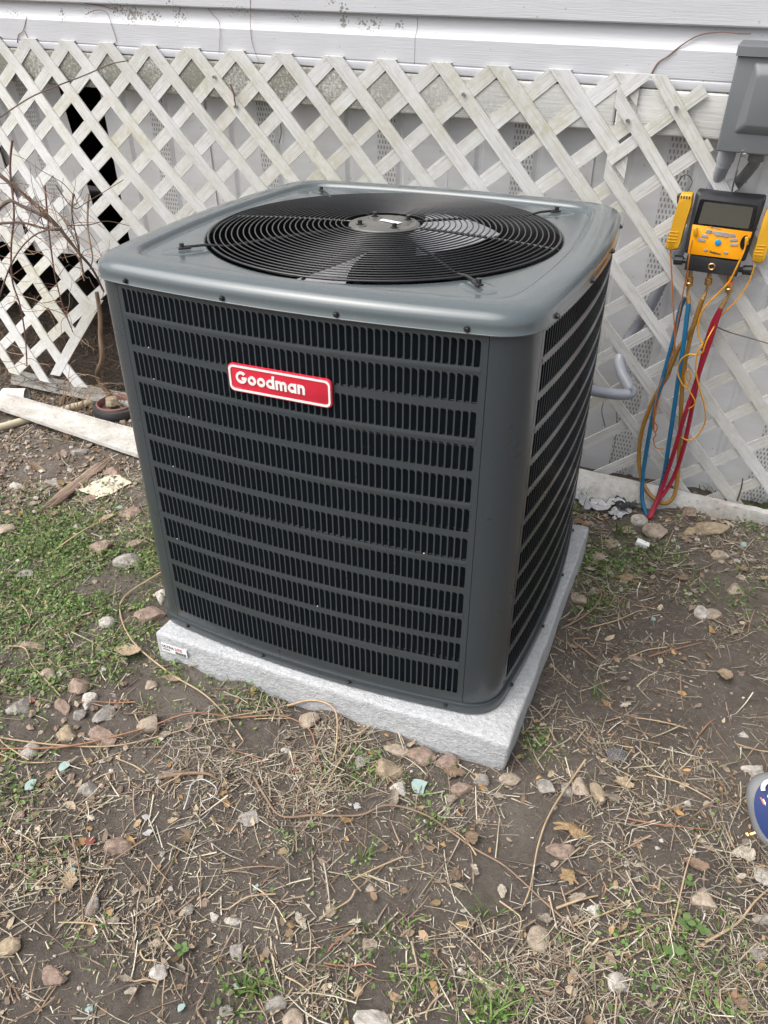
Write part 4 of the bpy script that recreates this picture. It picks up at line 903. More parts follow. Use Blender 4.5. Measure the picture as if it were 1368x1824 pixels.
vine('wiry vine hanging on the siding left of the panel seam', [(370, 13, -.018), (378, 25, -.014), (390, 38, -.010), (392, 58, -.008), (390, 95, -.006)], .0009)
vine('thin grey vine hanging at the middle of the siding', [(446, 0, -.01), (446, 40, -.010), (449, 75, -.008), (460, 108, -.004)], .0008)
vine('dark vine crack along the skirting near the mid lattice', [(280, 172, -.06), (285, 190, -.07), (292, 215, -.07), (290, 235, -.07)], .0022, 'twig')
vine('dark vine below the trim board over the perforated strip', [(500, 190, -.06), (498, 205, -.07), (501, 235, -.07), (497, 255, -.07)], .0020, 'twig')
vine('brown root stuck to the lattice crossing below the trim board', [(410, 150, .008), (416, 165, .008), (418, 178, .008), (420, 190, .008)], .0028, 'vine')
vine('thin vine rising out of the soil behind the right lattice', [(1078, 760, -.06), (1072, 730, -.06), (1082, 705, -.06), (1098, 735, -.06), (1095, 790, -.06), (1085, 830, -.06)], .0013, 'twig')
vine('looped dark vine on the perforated strip beside the gauge', [(1205, 330, -.06), (1215, 315, -.06), (1225, 312, -.06), (1233, 325, -.06), (1222, 345, -.06)], .0014, 'twig')
vine('dark twig lying over the far right lattice', [(1276, 582, .02), (1300, 592, .03), (1335, 602, .03), (1390, 618, .03)], .0018, 'twig')
vine('dark twig poking up through the far right lattice foot', [(1313, 892, .02), (1320, 870, .02), (1323, 852, .02)], .0026, 'twig')

# ------------------------------------------------------------------ stones
def stone_mesh(seed, ang=12):
    rr = random.Random(seed); bm = bmesh.new(); bmesh.ops.create_icosphere(bm, subdivisions=3, radius=1)
    pl_ = [(Vector((rr.gauss(0, 1), rr.gauss(0, 1), rr.gauss(0, 1))).normalized(), rr.uniform(.42, .82)) for _ in range(ang)]
    for v in bm.verts:
        d = v.co.normalized(); k = 1.
        for n_, h in pl_:
            q = d.dot(n_)
            if q > 0: k = min(k, h/q)
        v.co = d*(k+.06*mnoise.noise(d*2.3+Vector((seed, 0, 0)))+.025*mnoise.noise(d*7+Vector((0, seed, 0))))
    me = bpy.data.meshes.new('stone'); bm.to_mesh(me); bm.free(); me.polygons.foreach_set('use_smooth', [True]*len(me.polygons)); me.set_sharp_from_angle(angle=radians(24)); return me
def stone_mat(name, c):
    m, nt, b = _mat(name); co = coords(nt); b.inputs['Roughness'].default_value = .9; b.inputs['Specular IOR Level'].default_value = .2
    f = nz(nt, co, 1.8, 8, .65); k = ramp(nt, f, ((.28, tuple(x*.5 for x in c)), (.5, c), (.72, tuple(min(.8, x*1.35+.02) for x in c))))
    k = mixc(nt, ramp(nt, nz(nt, co, 9, 5, .7), ((.55, 0.), (.75, .55))), k, tuple(x*.5 for x in c))
    sx = nt.nodes.new('ShaderNodeSeparateXYZ'); nt.links.new(nt.nodes['Texture Coordinate'].outputs['Object'], sx.inputs[0])
    nt.links.new(k, b.inputs['Base Color']); bump(nt, b, nz(nt, co, 7, 8, .75), .6, .03); return m
ST = {'t': stone_mat('stone_tan', (.47, .385, .30)), 'g': stone_mat('stone_grey', (.41, .375, .335)), 'r': stone_mat('stone_red', (.37, .275, .22)), 'w': stone_mat('stone_pale', (.60, .555, .495)), 'o': stone_mat('stone_ochre', (.47, .375, .26))}
SM = {}
for c_ in ST:
    for s_ in range(7):
        m_ = stone_mesh(100*ord(c_)+s_, 6+s_ % 4*2); m_.materials.append(ST[c_]); SM[c_, s_] = m_
PXM = lambda p: FPX/((p-CAM).dot(FWD))                  # photo pixels per metre at a point
TAKEN = []
def stone(x, y, w, h, c, lbl, group=None, name='rock', rs=rs):
    g0 = gp(x, y, G+.008); k = PXM(g0); sx = w/k/2*1.18; sy = max(h/k/2*1.25, sx*.5); sz = min(sx, sy)*rs.uniform(.62, .85)
    o = link(name, SM[c, rs.randrange(7)]); z = ghs(g0.x, g0.y)
    o.location = (g0.x, g0.y, z+sz*.18); o.rotation_euler = (rs.uniform(-.25, .25), rs.uniform(-.25, .25), _y+rs.choice((0, pi))+rs.uniform(-.3, .3)); o.scale = (sx, sy, sz)
    TAKEN.append((g0.x, g0.y, max(sx, sy))); return tag(o, lbl, 'rock', group)
ROCKS = [(268, 1097, 48, 40, 'r', 'reddish brown heart-shaped rock at the left corner of the pad'), (290, 1064, 26, 38, 'w', 'pale pinkish rock touching the lower left edge of the unit'),
 (268, 1288, 46, 42, 't', 'round tan rock lying alone below the left end of the pad'), (233, 1003, 52, 34, 'g', 'wide grey-tan rock beside the unit in the green patch'), (243, 971, 36, 20, 'r', 'flat brown rock just above the wide grey-tan one by the unit'),
 (180, 981, 38, 34, 'r', 'brown wedge-shaped rock in the middle of the green patch'), (232, 915, 36, 26, 'r', 'dull red rock near the torn white paper'), (41, 1018, 32, 20, 'g', 'small grey rock sunk in the green patch near the left edge'),
 (12, 940, 34, 30, 't', 'tan rock cut by the left edge above the green patch'), (60, 1152, 50, 22, 'r', 'long low reddish rock below the green patch'), (138, 1222, 38, 36, 'r', 'blocky red-brown rock on top of the left rock group'),
 (157, 1246, 30, 32, 'w', 'pale angular rock right of the blocky red-brown one'), (112, 1256, 30, 38, 'r', 'pinkish upright rock below the blocky red-brown one'), (32, 1258, 38, 34, 'g', 'smooth grey-brown rock at the left edge of the rock group'),
 (183, 1266, 34, 40, 'g', 'crooked grey rock in the left rock group'), (186, 1308, 56, 40, 'r', 'largest reddish rock at the bottom of the left rock group'), (48, 1326, 30, 36, 'w', 'pale knobbly rock at lower left of the rock group'),
 (140, 1272, 26, 26, 'g', 'small grey rock in the centre of the left rock group'), (113, 1299, 44, 30, 'o', 'ochre rock left of the largest reddish rock'), (553, 1276, 36, 36, 't', 'tan angular rock against the front of the pad'),
 (690, 1366, 50, 48, 'o', 'ochre pitted rock in front of the pad'), (642, 1350, 30, 26, 'g', 'small grey rock left of the ochre pitted one'), (702, 1331, 46, 26, 't', 'tan rock tucked under the front edge of the pad'),
 (748, 1343, 50, 34, 'r', 'brown rock under the pad edge right of the pitted ochre one'), (797, 1354, 38, 30, 'r', 'dark reddish rock under the pad behind the dry leaf'), (713, 1402, 34, 30, 'w', 'pale pink angular rock below the ochre pitted one'),
 (822, 1398, 38, 30, 'r', 'squarish pink-brown rock in front of the pad'), (856, 1385, 28, 30, 'g', 'thin grey rock close to the pad front corner'), (912, 1381, 44, 24, 't', 'tan rock directly below the pad front corner'),
 (447, 1447, 42, 36, 'g', 'grey angular rock alone on bare soil'), (210, 1497, 46, 38, 'r', 'brown smooth rock among straw in the lower left'), (972, 1400, 34, 34, 'g', 'grey-brown rock first in the row right of the pad corner'),
 (1010, 1405, 20, 28, 'g', 'narrow grey rock second in the row right of the pad corner'), (1034, 1402, 28, 40, 't', 'tan rock third in the row right of the pad corner'), (1062, 1412, 26, 46, 'o', 'ochre rock last in the row beside crumpled leaves'),
 (998, 1513, 48, 32, 'r', 'pinkish wedge rock below the big crumpled leaf'), (963, 1672, 40, 46, 't', 'flat tan rock standing out on soil near the bottom'), (1252, 1608, 42, 46, 't', 'blotchy tan rock among straw at lower right'),
 (1100, 1755, 32, 44, 'w', 'white crumbly rock in the lower right grass'), (1349, 1695, 38, 28, 'g', 'grey flat rock at the right edge near the bottom'), (1360, 1562, 30, 40, 'w', 'pale rock cut by the right edge below the gauge'),
 (880, 1762, 26, 36, 't', 'egg-shaped tan rock near the bottom centre'), (668, 1813, 72, 36, 'w', 'pale broad rock cut by the bottom edge'), (520, 1812, 36, 34, 't', 'tan rock near the bottom edge left of centre'),
 (485, 1785, 46, 32, 'g', 'round grey rock above the bottom edge left of centre'), (95, 1740, 46, 42, 'r', 'rounded brown rock in the lower left corner area'), (14, 1683, 36, 32, 'o', 'ochre rock cut by the left edge near the bottom'),
 (1034, 1064, 30, 30, 't', 'rounded tan rock leaning on the right side of the pad'), (1170, 941, 46, 36, 't', 'tan rock directly below the hose ends'), (1264, 946, 62, 42, 'o', 'large ochre rock at the foot of the right lattice'),
 (1281, 985, 32, 22, 't', 'small tan rock below the large ochre one by the wall'), (1325, 1308, 24, 14, 'w', 'small pale rock on soil at the right'), (1340, 1374, 38, 18, 'w', 'flat pale pink rock just above the blue vacuum gauge'),
 (1250, 1090, 26, 26, 'w', 'pale rock in the grass right of the pad'), (140, 808, 32, 18, 'g', 'flat grey rock in front of the loose white rail'), (28, 862, 28, 20, 'w', 'pale rock near the left edge below the loose rail'),
 (96, 860, 32, 18, 'g', 'small grey rock beside the bark strip'), (200, 726, 30, 20, 'o', 'tan rock lying in the flower pot'), (205, 842, 30, 22, 'r', 'pinkish rock right of the bark strip'), (1228, 920, 34, 22, 'r', 'brown rock behind the rock below the hoses'),
 (160, 1614, 26, 40, 'g', 'long grey-green rock among straw at lower left'), (333, 1615, 20, 26, 'g', 'small upright grey rock on bare soil left'), (412, 1632, 26, 18, 'w', 'small pinkish white rock in a pair on bare soil'), (378, 1625, 18, 22, 'w', 'pale small rock paired left on bare soil'),
 (1060, 985, 34, 20, 't', 'tan rock in the grass near the back corner of the pad'), (1090, 960, 36, 18, 't', 'low tan rock near the crumpled plastic'), (1088, 957, 20, 14, 'r', 'little red-brown rock near the crumpled plastic'), (155, 1395, 34, 26, 'g', 'low grey rock sunk in soil at left'),
 (1355, 1640, 30, 22, 'g', 'grey rock at the right edge among straw'), (283, 1735, 30, 24, 'w', 'pale pink rock near bottom left'), (420, 1690, 30, 34, 'g', 'grey rock sunk in soil below the small pair')]
for r_ in ROCKS:
    o = stone(*r_)
    if 'flower pot' in r_[5]: o.location = Vector(ppos)+Vector((-.012, -.012, .05))
LAND = [(268, 1097, 'the heart-shaped rock'), (268, 1288, 'the round tan rock'), (233, 1003, 'the wide grey-tan rock'), (180, 981, 'the brown wedge rock'), (41, 1018, 'the sunken grey rock'), (60, 1152, 'the long reddish rock'), (138, 1240, 'the left rock group'), (48, 1326, 'the pale knobbly rock'),
        (553, 1276, 'the angular rock at the pad front'), (690, 1366, 'the pitted ochre rock'), (822, 1398, 'the squarish pink rock'), (912, 1381, 'the pad front corner'), (447, 1447, 'the lone grey rock'), (210, 1497, 'the smooth brown rock'), (1034, 1402, 'the row of rocks'), (998, 1513, 'the pinkish wedge rock'),
        (963, 1672, 'the flat tan rock'), (1252, 1608, 'the blotchy tan rock'), (1100, 1755, 'the white crumbly rock'), (1349, 1695, 'the grey rock at right edge'), (880, 1762, 'the egg-shaped rock'), (668, 1805, 'the broad bottom rock'), (485, 1785, 'the round grey rock'), (95, 1740, 'the rounded brown rock'), (14, 1683, 'the ochre edge rock'),
        (1034, 1064, 'the rock leaning on the pad'), (1170, 941, 'the rock below the hoses'), (1264, 946, 'the large ochre rock'), (1325, 1308, 'the small pale right rock'), (1345, 1440, 'the blue vacuum gauge'), (1250, 1090, 'the pale rock in grass'), (140, 808, 'the loose white rail'), (130, 862, 'the bark strip'), (188, 868, 'the torn card'),
        (1146, 961, 'the white foam block'), (1062, 888, 'the crumpled plastic film'), (360, 1410, 'the bent white wire'), (536, 1636, 'the pale pointed leaf'), (1030, 1480, 'the big crumpled leaf'), (228, 1164, 'the yellow tan leaf'), (1290, 1206, 'the curled tan leaf'), (1120, 1180, 'the twig right of the pad'), (700, 1560, 'the bare central soil'), (1130, 1600, 'the bare right soil'), (330, 1640, 'the upright small rock'), (160, 1614, 'the long grey-green rock'), (1012, 1562, 'the torn ochre leaf'), (760, 1640, 'the straw in the lower centre'), (640, 1450, 'the long winding vine'), (1220, 1340, 'the soil right of the row of rocks')]
def near(x, y):                                          # which landmark a small thing lies by, and on which side of it
    d, lx, ly_, nm = min((hypot(x-a, (y-b_)*1.4), a, b_, n_) for a, b_, n_ in LAND); dx, dy = x-lx, (y-ly_)*1.3
    if d < 14: return 'beside '+nm
    far_ = 'further ' if d > 75 else ''
    return far_+(('right of ' if dx > 0 else 'left of ') if abs(dx) > abs(dy) else ('below ' if dy > 0 else 'above '))+nm
CN = {'t': 'tan', 'g': 'grey', 'r': 'reddish', 'w': 'pale', 'o': 'ochre', 'lt': 'tan', 'lb': 'dark brown', 'lg': 'dull grey', 'lp': 'pale', 'lo': 'orange brown'}
ZON = {'green': ('small stone lying in the green weeds left of the unit', 'small stones in the green patch'), 'soil': ('small stone scattered on the bare foreground soil', 'small stones on the foreground soil'), 'right': ('small stone scattered on the soil right of the pad', 'small stones right of the pad'), 'rail': ('small stone in the gravelly strip by the loose rail', 'small stones by the loose rail')}
def in_pad(x, y, m=.0): return PX0-m < x < PX1+m and PY0-m < y < PY1+m
cnt = 0
while cnt < 120:
    x, y = rs.uniform(0, 1368), rs.uniform(790, 1820)
    if rs.random() < .35: x, y = rs.choice(((rs.uniform(0, 300), rs.uniform(740, 960)), (rs.uniform(1040, 1368), rs.uniform(910, 1100)), (rs.uniform(0, 230), rs.uniform(1150, 1350))))
    g0 = gp(x, y)
    if in_pad(g0.x, g0.y, .01) or (180 < x < 1050 and y < 1080): continue
    if min([(g0.x-a)**2+(g0.y-b_)**2-(c_+.006)**2 for a, b_, c_ in TAKEN]) < 0: continue
    zn = 'rail' if (x < 320 and y < 900) else ('green' if (x < 320 and y < 1240) else ('right' if (x > 960 and y < 1330) else 'soil')); w = min(28, 7+rs.expovariate(1/6.)); cc = rs.choice('tttgrrw'); stone(x, y, w, w*rs.uniform(.6, 1), cc, ('tiny ' if w < 11 else 'small ')+CN[cc]+' stone lying '+near(x, y), ZON[zn][1], 'small_stone'); cnt += 1
# ------------------------------------------------------------------ litter: leaves, stems, scraps
def leaf_mesh(seed, lobes, col):
    rr = random.Random(seed); n = 36; vs = [(0, 0, 0)]; fs = []; cv = rr.uniform(-.5, .5); tw = rr.uniform(-.4, .4); cup_ = rr.uniform(.1, .5)*rr.choice((-1, 1))
    for ring_ in (.33, .66, 1.):
        for i in range(n):
            a = 2*pi*i/n; r = (1+.0*a)
            if lobes: r *= .62+.38*abs(cos(a*lobes/2))**.7
            r *= (1+.10*rr.uniform(-1, 1)) if ring_ == 1 else 1
            x = cos(a)*r*ring_; y = sin(a)*r*ring_*.62
            if ring_ > .4 and x < -.3: y *= .7
            vs.append((x, y, cup_*(x*x*.6+y*y*1.6)+cv*x*y+tw*.3*sin(3*x)+.06*rr.uniform(-1, 1)*ring_))
    fs += [(0, 1+i, 1+(i+1) % n) for i in range(n)]
    for k in range(2): fs += [(1+k*n+i, 1+(k+1)*n+i, 1+(k+1)*n+(i+1) % n, 1+k*n+(i+1) % n) for i in range(n)]
    mb = MB(); mb.add(vs, fs); me = mb.mesh('dead_leaf', 70, fix=False); me.materials.append(M[col]); return me
def leaf_mat(name, c):
    m, nt, b = _mat(name); co = coords(nt); b.inputs['Roughness'].default_value = .75; b.inputs['Specular IOR Level'].default_value = .25
    k = ramp(nt, nz(nt, co, 2.2, 7, .65), ((.3, tuple(x*.55 for x in c)), (.55, c), (.8, tuple(x*1.25 for x in c))))
    wv = N(nt, 'ShaderNodeTexWave', Scale=1.6, Distortion=2.5); nt.links.new(co, wv.inputs['Vector']); k = mixc(nt, ramp(nt, wv.outputs['Fac'], ((.0, .35), (.15, 0.))), k, tuple(x*.5 for x in c))
    nt.links.new(k, b.inputs['Base Color']); bump(nt, b, nz(nt, co, 6, 5), .5, .03); return m
LC = {'lt': (.42, .325, .215), 'lo': (.36, .25, .135), 'lb': (.25, .175, .12), 'lp': (.52, .455, .365), 'lg': (.32, .265, .21)}
for k_, c_ in LC.items(): M[k_] = leaf_mat('leaf_'+k_, c_)
LM = {}
for k_ in LC:
    for s_ in range(5): LM[k_, s_] = leaf_mesh(ord(k_[1])*10+s_, (0, 0, 5, 7, 3)[s_], k_)
def leaf(x, y, w, h, c, lbl, group=None, s=None, tilt=.3):
    g0 = gp(x, y, G+.008); k = PXM(g0); o = link('dead_leaf', LM[c, rs.randrange(5) if s is None else s]); z = ghs(g0.x, g0.y); a = max(w, h)/k/2; b_ = min(w, h)/k/2*1.5
    o.location = (g0.x, g0.y, z+.005+min(.010, b_*.3)); o.rotation_euler = (rs.uniform(-tilt, tilt), rs.uniform(-tilt, tilt), _y+(0 if w > h else pi/2)+rs.uniform(-.5, .5)); o.scale = (a, b_, a*.8); return tag(o, lbl, 'leaf', group)
for l in ((228, 1164, 50, 34, 'lt', 'flat yellow tan leaf left of the pad sticker', 0), (1030, 1480, 92, 36, 'lo', 'big crumpled ochre brown leaf right of centre', 3), (1012, 1562, 30, 42, 'lo', 'torn ochre leaf below the pinkish wedge rock', 2), (1290, 1206, 30, 42, 'lt', 'curled tan leaf on bare soil at the right', 0),
          (124, 1570, 34, 36, 'lt', 'tan curled leaf among straw at lower left', 4), (536, 1636, 18, 40, 'lp', 'pale pointed leaf alone on dark soil', 0), (842, 1492, 28, 34, 'lb', 'folded brown leaf under the long vine', 1), (808, 1372, 44, 34, 'lb', 'triangular brown leaf propped against the pad front', 4),
          (1325, 1525, 40, 30, 'lp', 'pale tan leaf below the blue vacuum gauge', 0), (62, 832, 44, 14, 'lb', 'red brown leaf in the gravel by the loose rail', 1), (894, 1588, 18, 26, 'lp', 'small whitish leaf on soil right of centre', 0), (1088, 1425, 44, 26, 'lg', 'grey brown crumpled leaf beside the row of rocks', 3),
          (1110, 1400, 36, 28, 'lt', 'twisted tan leaf right of the row of rocks', 2), (812, 1562, 26, 30, 'lb', 'brown leaf tip on soil near the long vine', 1), (300, 1370, 30, 16, 'lg', 'small grey leaf near the white wire', 0), (1235, 1550, 46, 22, 'lb', 'dark curled leaf on the right soil', 1),
          (1318, 1792, 34, 30, 'lb', 'red brown leaf in the lower right corner', 3), (1025, 1605, 36, 20, 'lg', 'grey brown leaf near the flat tan rock', 4), (350, 1190, 26, 14, 'lt', 'tan leaf under the front edge of the pad', 0), (970, 1640, 30, 20, 'lg', 'dull leaf above the flat tan rock', 2),
          (190, 925, 28, 14, 'lt', 'thin tan leaf in the green patch', 0), (305, 1210, 34, 14, 'lt', 'light leaf in front of the pad left end', 0), (700, 1425, 20, 40, 'lg', 'upright folded grey leaf by the long vine', 1), (410, 1470, 30, 18, 'lb', 'brown leaf below the grey angular rock', 4),
          (1020, 930, 50, 22, 'lb', 'ochre brown leaf behind the pad back corner', 3), (1115, 1028, 26, 18, 'lo', 'orange brown leaf chip right of the pad', 0), (1050, 1010, 26, 16, 'lp', 'pale leaf shard near the back of the pad', 0)):
    leaf(*l[:6], s=l[6])
ZL = {'soil': ('small dry leaf scrap on the foreground soil', 'leaf scraps in the foreground'), 'right': ('small dry leaf scrap on the soil right of the pad', 'leaf scraps right of the pad'), 'left': ('small dry leaf scrap on the ground left of the unit', 'leaf scraps left of the unit')}
cnt = 0
while cnt < 130:
    x, y = rs.uniform(0, 1368), rs.uniform(760, 1820); g0 = gp(x, y)
    if cnt % 3 == 0: x, y = rs.choice(((rs.uniform(0, 320), rs.uniform(730, 950)), (rs.uniform(1030, 1368), rs.uniform(890, 1080)))); g0 = gp(x, y)
    if in_pad(g0.x, g0.y, .012) or (180 < x < 1045 and y < 1060): continue
    z = 'left' if (x < 330 and y < 1300) else ('right' if (x > 940 and y < 1330) else 'soil'); w = rs.uniform(9, 26); cc = rs.choice(('lt', 'lb', 'lg', 'lp', 'lo')); leaf(x, y, w, w*rs.uniform(.4, .8), cc, ('tiny ' if w < 15 else 'small ')+CN[cc]+' leaf scrap lying '+near(x, y), ZL[z][1], tilt=.5); cnt += 1
# long dry stems
M['stem_tan'] = pm('stem_tan', (.36, .26, .155), (.44, .33, .21), 40, .75); M['stem_red'] = pm('stem_red', (.27, .125, .07), (.33, .18, .11), 40, .75); M['stem_brown'] = pm('stem_brown', (.19, .125, .085), (.25, .175, .12), 40, .8); M['white_wire'] = pm('white_wire', (.58, .58, .57), (.48, .48, .47), 60, .4)
def gstem(lbl, pts, r, m='stem_tan', name='dry_twig', cat='twig', lift=.006):
    P = []
    for i, q in enumerate(pts):
        p = gp(q[0], q[1], G+.008); h = q[2] if len(q) > 2 else lift; P.append(Vector((p.x, p.y, ghs(p.x, p.y)+h)))
    t = thing(name, lbl, cat, tuple(P[0])); b_ = t.location.copy(); MB().tube([p-b_ for p in spline(P, 6)], lambda f: r*(1-.45*f), 6).build('stalk', M[m], t, 60)
gstem('long curved tan stem bending round the left corner of the pad', [(318, 1008), (300, 1025, .02), (268, 1043, .02), (225, 1065), (215, 1095), (238, 1148, .012), (300, 1198), (360, 1235, .012), (398, 1268), (432, 1312)], .0026)
gstem('long reddish stem crossing in front of the rocks at left', [(0, 1330), (120, 1327, .012), (250, 1302, .014), (340, 1278, .012), (420, 1273), (500, 1276, .014), (548, 1292), (562, 1330), (575, 1385)], .0021, 'stem_red')
gstem('pale stem running beneath the long reddish one', [(0, 1312), (90, 1320), (200, 1326, .01), (300, 1305), (400, 1280, .012), (470, 1262), (520, 1250)], .0018)
gstem('long brown vine winding across the centre foreground', [(452, 1378), (470, 1410, .01), (500, 1446), (560, 1452, .01), (640, 1450), (690, 1437, .012), (760, 1455, .012), (840, 1505), (900, 1545, .01), (960, 1600), (1012, 1650, .01), (1062, 1692), (1110, 1725)], .0024, 'stem_brown')
gstem('straight yellowish straw slanting below the pad front corner', [(1042, 1358), (985, 1440, .012), (960, 1500, .012), (945, 1580, .01), (928, 1622)], .0021)
gstem('long pale straw slanting up at lower right', [(1255, 1682), (1310, 1652, .012), (1340, 1615, .015), (1372, 1582)], .0024)
gstem('forked brown twig on the soil right of the pad', [(1000, 1118), (1035, 1100, .01), (1062, 1078, .014), (1070, 1055, .014), (1050, 1025, .012)], .0028, 'stem_brown')
gstem('short thick twig right of the pad with broken end', [(1062, 1168), (1040, 1155, .01), (1020, 1140, .012), (1050, 1138, .014)], .0034, 'stem_brown')
gstem('long straw lying across the green patch', [(92, 985), (150, 955, .018), (205, 925, .018), (255, 886, .015)], .0022)
gstem('kinked pale stem at the left edge of the rock group', [(16, 1153), (46, 1160, .01), (57, 1185), (75, 1205), (108, 1240)], .0017)
gstem('thick grey stick lying in front of the pad', [(282, 1378), (330, 1374, .008), (370, 1378, .008), (388, 1385)], .0042, 'stem_brown', 'stick', 'stick')
gstem('white bent wire on the soil left of centre', [(326, 1436), (334, 1420, .012), (342, 1398, .016), (362, 1392, .018), (384, 1402, .016), (380, 1416, .014), (358, 1424, .01), (366, 1436)], .0014, 'white_wire', 'bent_wire', 'wire', .008)
gstem('thin white wire curling below the bent white wire', [(312, 1469), (335, 1462), (360, 1450), (376, 1430)], .0010, 'white_wire', 'bent_wire', 'wire')
gstem('long dark straw at the left of the foreground', [(125, 1480), (140, 1540, .012), (146, 1600, .01), (148, 1650)], .0018, 'stem_brown')
gstem('arched stem under the front of the pad', [(512, 1254), (560, 1262, .03), (598, 1285, .035), (600, 1330, .02), (592, 1355)], .0026)
gstem('straw fork rising to the pad from the curly dry grass', [(585, 1390), (610, 1350, .012), (640, 1310, .014), (668, 1290)], .0020)
gstem('long stem near the bottom right corner', [(1180, 1710), (1200, 1640, .01), (1218, 1560, .014), (1238, 1505)], .0017)
gstem('thin reddish straw near the right soil', [(1115, 1463), (1160, 1475, .01), (1215, 1480), (1280, 1482)], .0016, 'stem_red')
gstem('pale straw lying right of the row of rocks', [(1150, 1384), (1200, 1398, .01), (1240, 1415, .01), (1270, 1432)], .0018)
gstem('two pale crossed straws below the big crumpled leaf', [(1018, 1652), (1060, 1640, .008), (1112, 1618)], .0018)
gstem('straw lying straight on the right soil', [(990, 1622), (1030, 1610, .01), (1064, 1598)], .0024)
for i in range(50):
    x, y = rs.uniform(0, 1368), rs.uniform(1090, 1810); 
    g0 = gp(x, y)
    if in_pad(g0.x, g0.y, .05): continue
    a = rs.uniform(0, 2*pi); L = rs.uniform(40, 120); dx, dy = cos(a)*L/2, sin(a)*L/3.2; b_ = rs.uniform(-14, 14)
    if any(in_pad(*gp(x+s_*dx, y+s_*dy).xy, .02) for s_ in (-1, 1)): continue
    P = [Vector((q.x, q.y, ghs(q.x, q.y)+rs.uniform(.004, .012))) for q in (gp(x-dx, y-dy), gp(x-dx*.3+b_, y-dy*.3), gp(x+dx*.4+b_, y+dy*.4-b_*.4), gp(x+dx, y+dy))]
    t = link('dry_straw', MB().tube([p-P[0] for p in spline(P, 4)], lambda f: .0016-.0006*f, 5).mesh('dry_straw', 60)); cc = rs.choice(('stem_tan', 'stem_tan', 'stem_brown', 'stem_red')); t.data.materials.append(M[cc]); t.location = P[0]
    tag(t, ('level ' if abs(dx) > 1.6*abs(dy) else ('upright ' if abs(dy) > abs(dx) else 'slanting '))+{'stem_tan': 'tan', 'stem_brown': 'brown', 'stem_red': 'reddish'}[cc]+' straw lying '+near(x, y), 'straw', 'loose straws in the foreground')
# scraps
M['bark_strip'] = pm('bark_strip', (.13, .085, .062), (.33, .24, .18), 60, .9, bmp=[(70, 1., .006), (200, .6, .002)], stretch=(.10, 1, 1))
a, b = gp(68, 914, G+.01), gp(200, 812, G+.01); d = (b-a); L = d.length; mid = (a+b)*.5
bk = thing('bark_strip', 'brown strip of bark lying between the rail and the green patch', 'bark', (mid.x, mid.y, ghs(mid.x, mid.y)+.007), rz=atan2(d.y, d.x)); vs = []; NI, NJ = 40, 13
for i in range(NI):
    f = i/(NI-1); x_ = (f-.5)*L; w = .019*min(1, f*4+.15)*min(1, (1-f)*3+.35)*(1+.3*mnoise.noise(Vector((f*7, 1, 0)))); of = .006*mnoise.noise(Vector((f*4, 9, 0)))
    for j in range(NJ):
        s_ = j/(NJ-1)*2-1; vs.append((x_+(.012*mnoise.noise(Vector((s_*4, 3, 1))) if i in (0, NI-1) else 0), of+w*s_, .009*(1-.7*s_*s_)+.0042*mnoise.noise(Vector((f*3, s_*6, 2)))+.002*mnoise.noise(Vector((f*20, s_*9, 5)))))
k0 = len(vs); vs += [(v[0], v[1], v[2]-.007) for v in vs]
fs = [(i*NJ+j, i*NJ+j+1, (i+1)*NJ+j+1, (i+1)*NJ+j) for i in range(NI-1) for j in range(NJ-1)]; fs += [tuple(q+k0 for q in f[::-1]) for f in fs]
rim = list(range(NJ))+[i*NJ+NJ-1 for i in range(1, NI)]+[(NI-1)*NJ+j for j in range(NJ-2, -1, -1)]+[i*NJ for i in range(NI-2, 0, -1)]
fs += [(rim[i], rim[i-1], rim[i-1]+k0, rim[i]+k0) for i in range(len(rim))]
MB().add(vs, fs).build('bark', M['bark_strip'], bk, 30)
def crumple(name, lbl, cat, x, y, wpx, hpx, m, amp, seed, up=.012, hole=False, group=None, freq=3.):
    g0 = gp(x, y, G+.008); k = PXM(g0); w, h = wpx/k, hpx/k*1.6; vs = []; n = 13
    for i in range(n+1):
        for j in range(n+1):
            u, v = i/n-.5, j/n-.5; q = Vector((u*freq+seed, v*freq, seed)); o = mnoise.noise_vector(q*1.2)
            e = 1+.25*mnoise.noise(Vector((atan2(v, u)*1.5, seed, 5)))
            vs.append((u*w*e+o.x*amp*.5, v*h*e+o.y*amp*.5, abs(o.z)*amp+abs(mnoise.noise(q*3))*amp*.5))
    fs = [(i*(n+1)+j, (i+1)*(n+1)+j, (i+1)*(n+1)+j+1, i*(n+1)+j+1) for i in range(n) for j in range(n)]
    o = MB().add(vs, fs).build(name, m, None, 25, fix=False); o.location = (g0.x, g0.y, ghs(g0.x, g0.y)+up*.3); o.rotation_euler = (0, 0, _y+.15*seed); return tag(o, lbl, cat, group)
M['film'] = pm('plastic_film', (.42, .42, .43), (.56, .56, .57), 18, .3); M['card'] = pm('torn_card', (.62, .57, .46), (.54, .48, .37), 20, .8); M['black_plastic'] = pm('black_plastic', (.02, .02, .022), (.05, .05, .05), 20, .4)
crumple('plastic_film', 'crumpled grey clear plastic film by the foot of the right lattice', 'plastic', 1062, 888, 76, 40, M['film'], .03, 2, freq=4)
crumple('plastic_film', 'smaller scrap of grey plastic in front of the crumpled film', 'plastic', 1105, 908, 40, 16, M['film'], .016, 4)
crumple('black_bag_scrap', 'black plastic scrap beside the blue hose end', 'plastic', 1118, 897, 50, 22, M['black_plastic'], .022, 3)
crumple('torn_card', 'torn cream cardboard scrap lying on stones left of the unit', 'card', 188, 868, 74, 34, M['card'], .010, 6, freq=2)
M['foam'] = pm('white_foam', (.82, .82, .82), (.78, .78, .78), 60, .6)
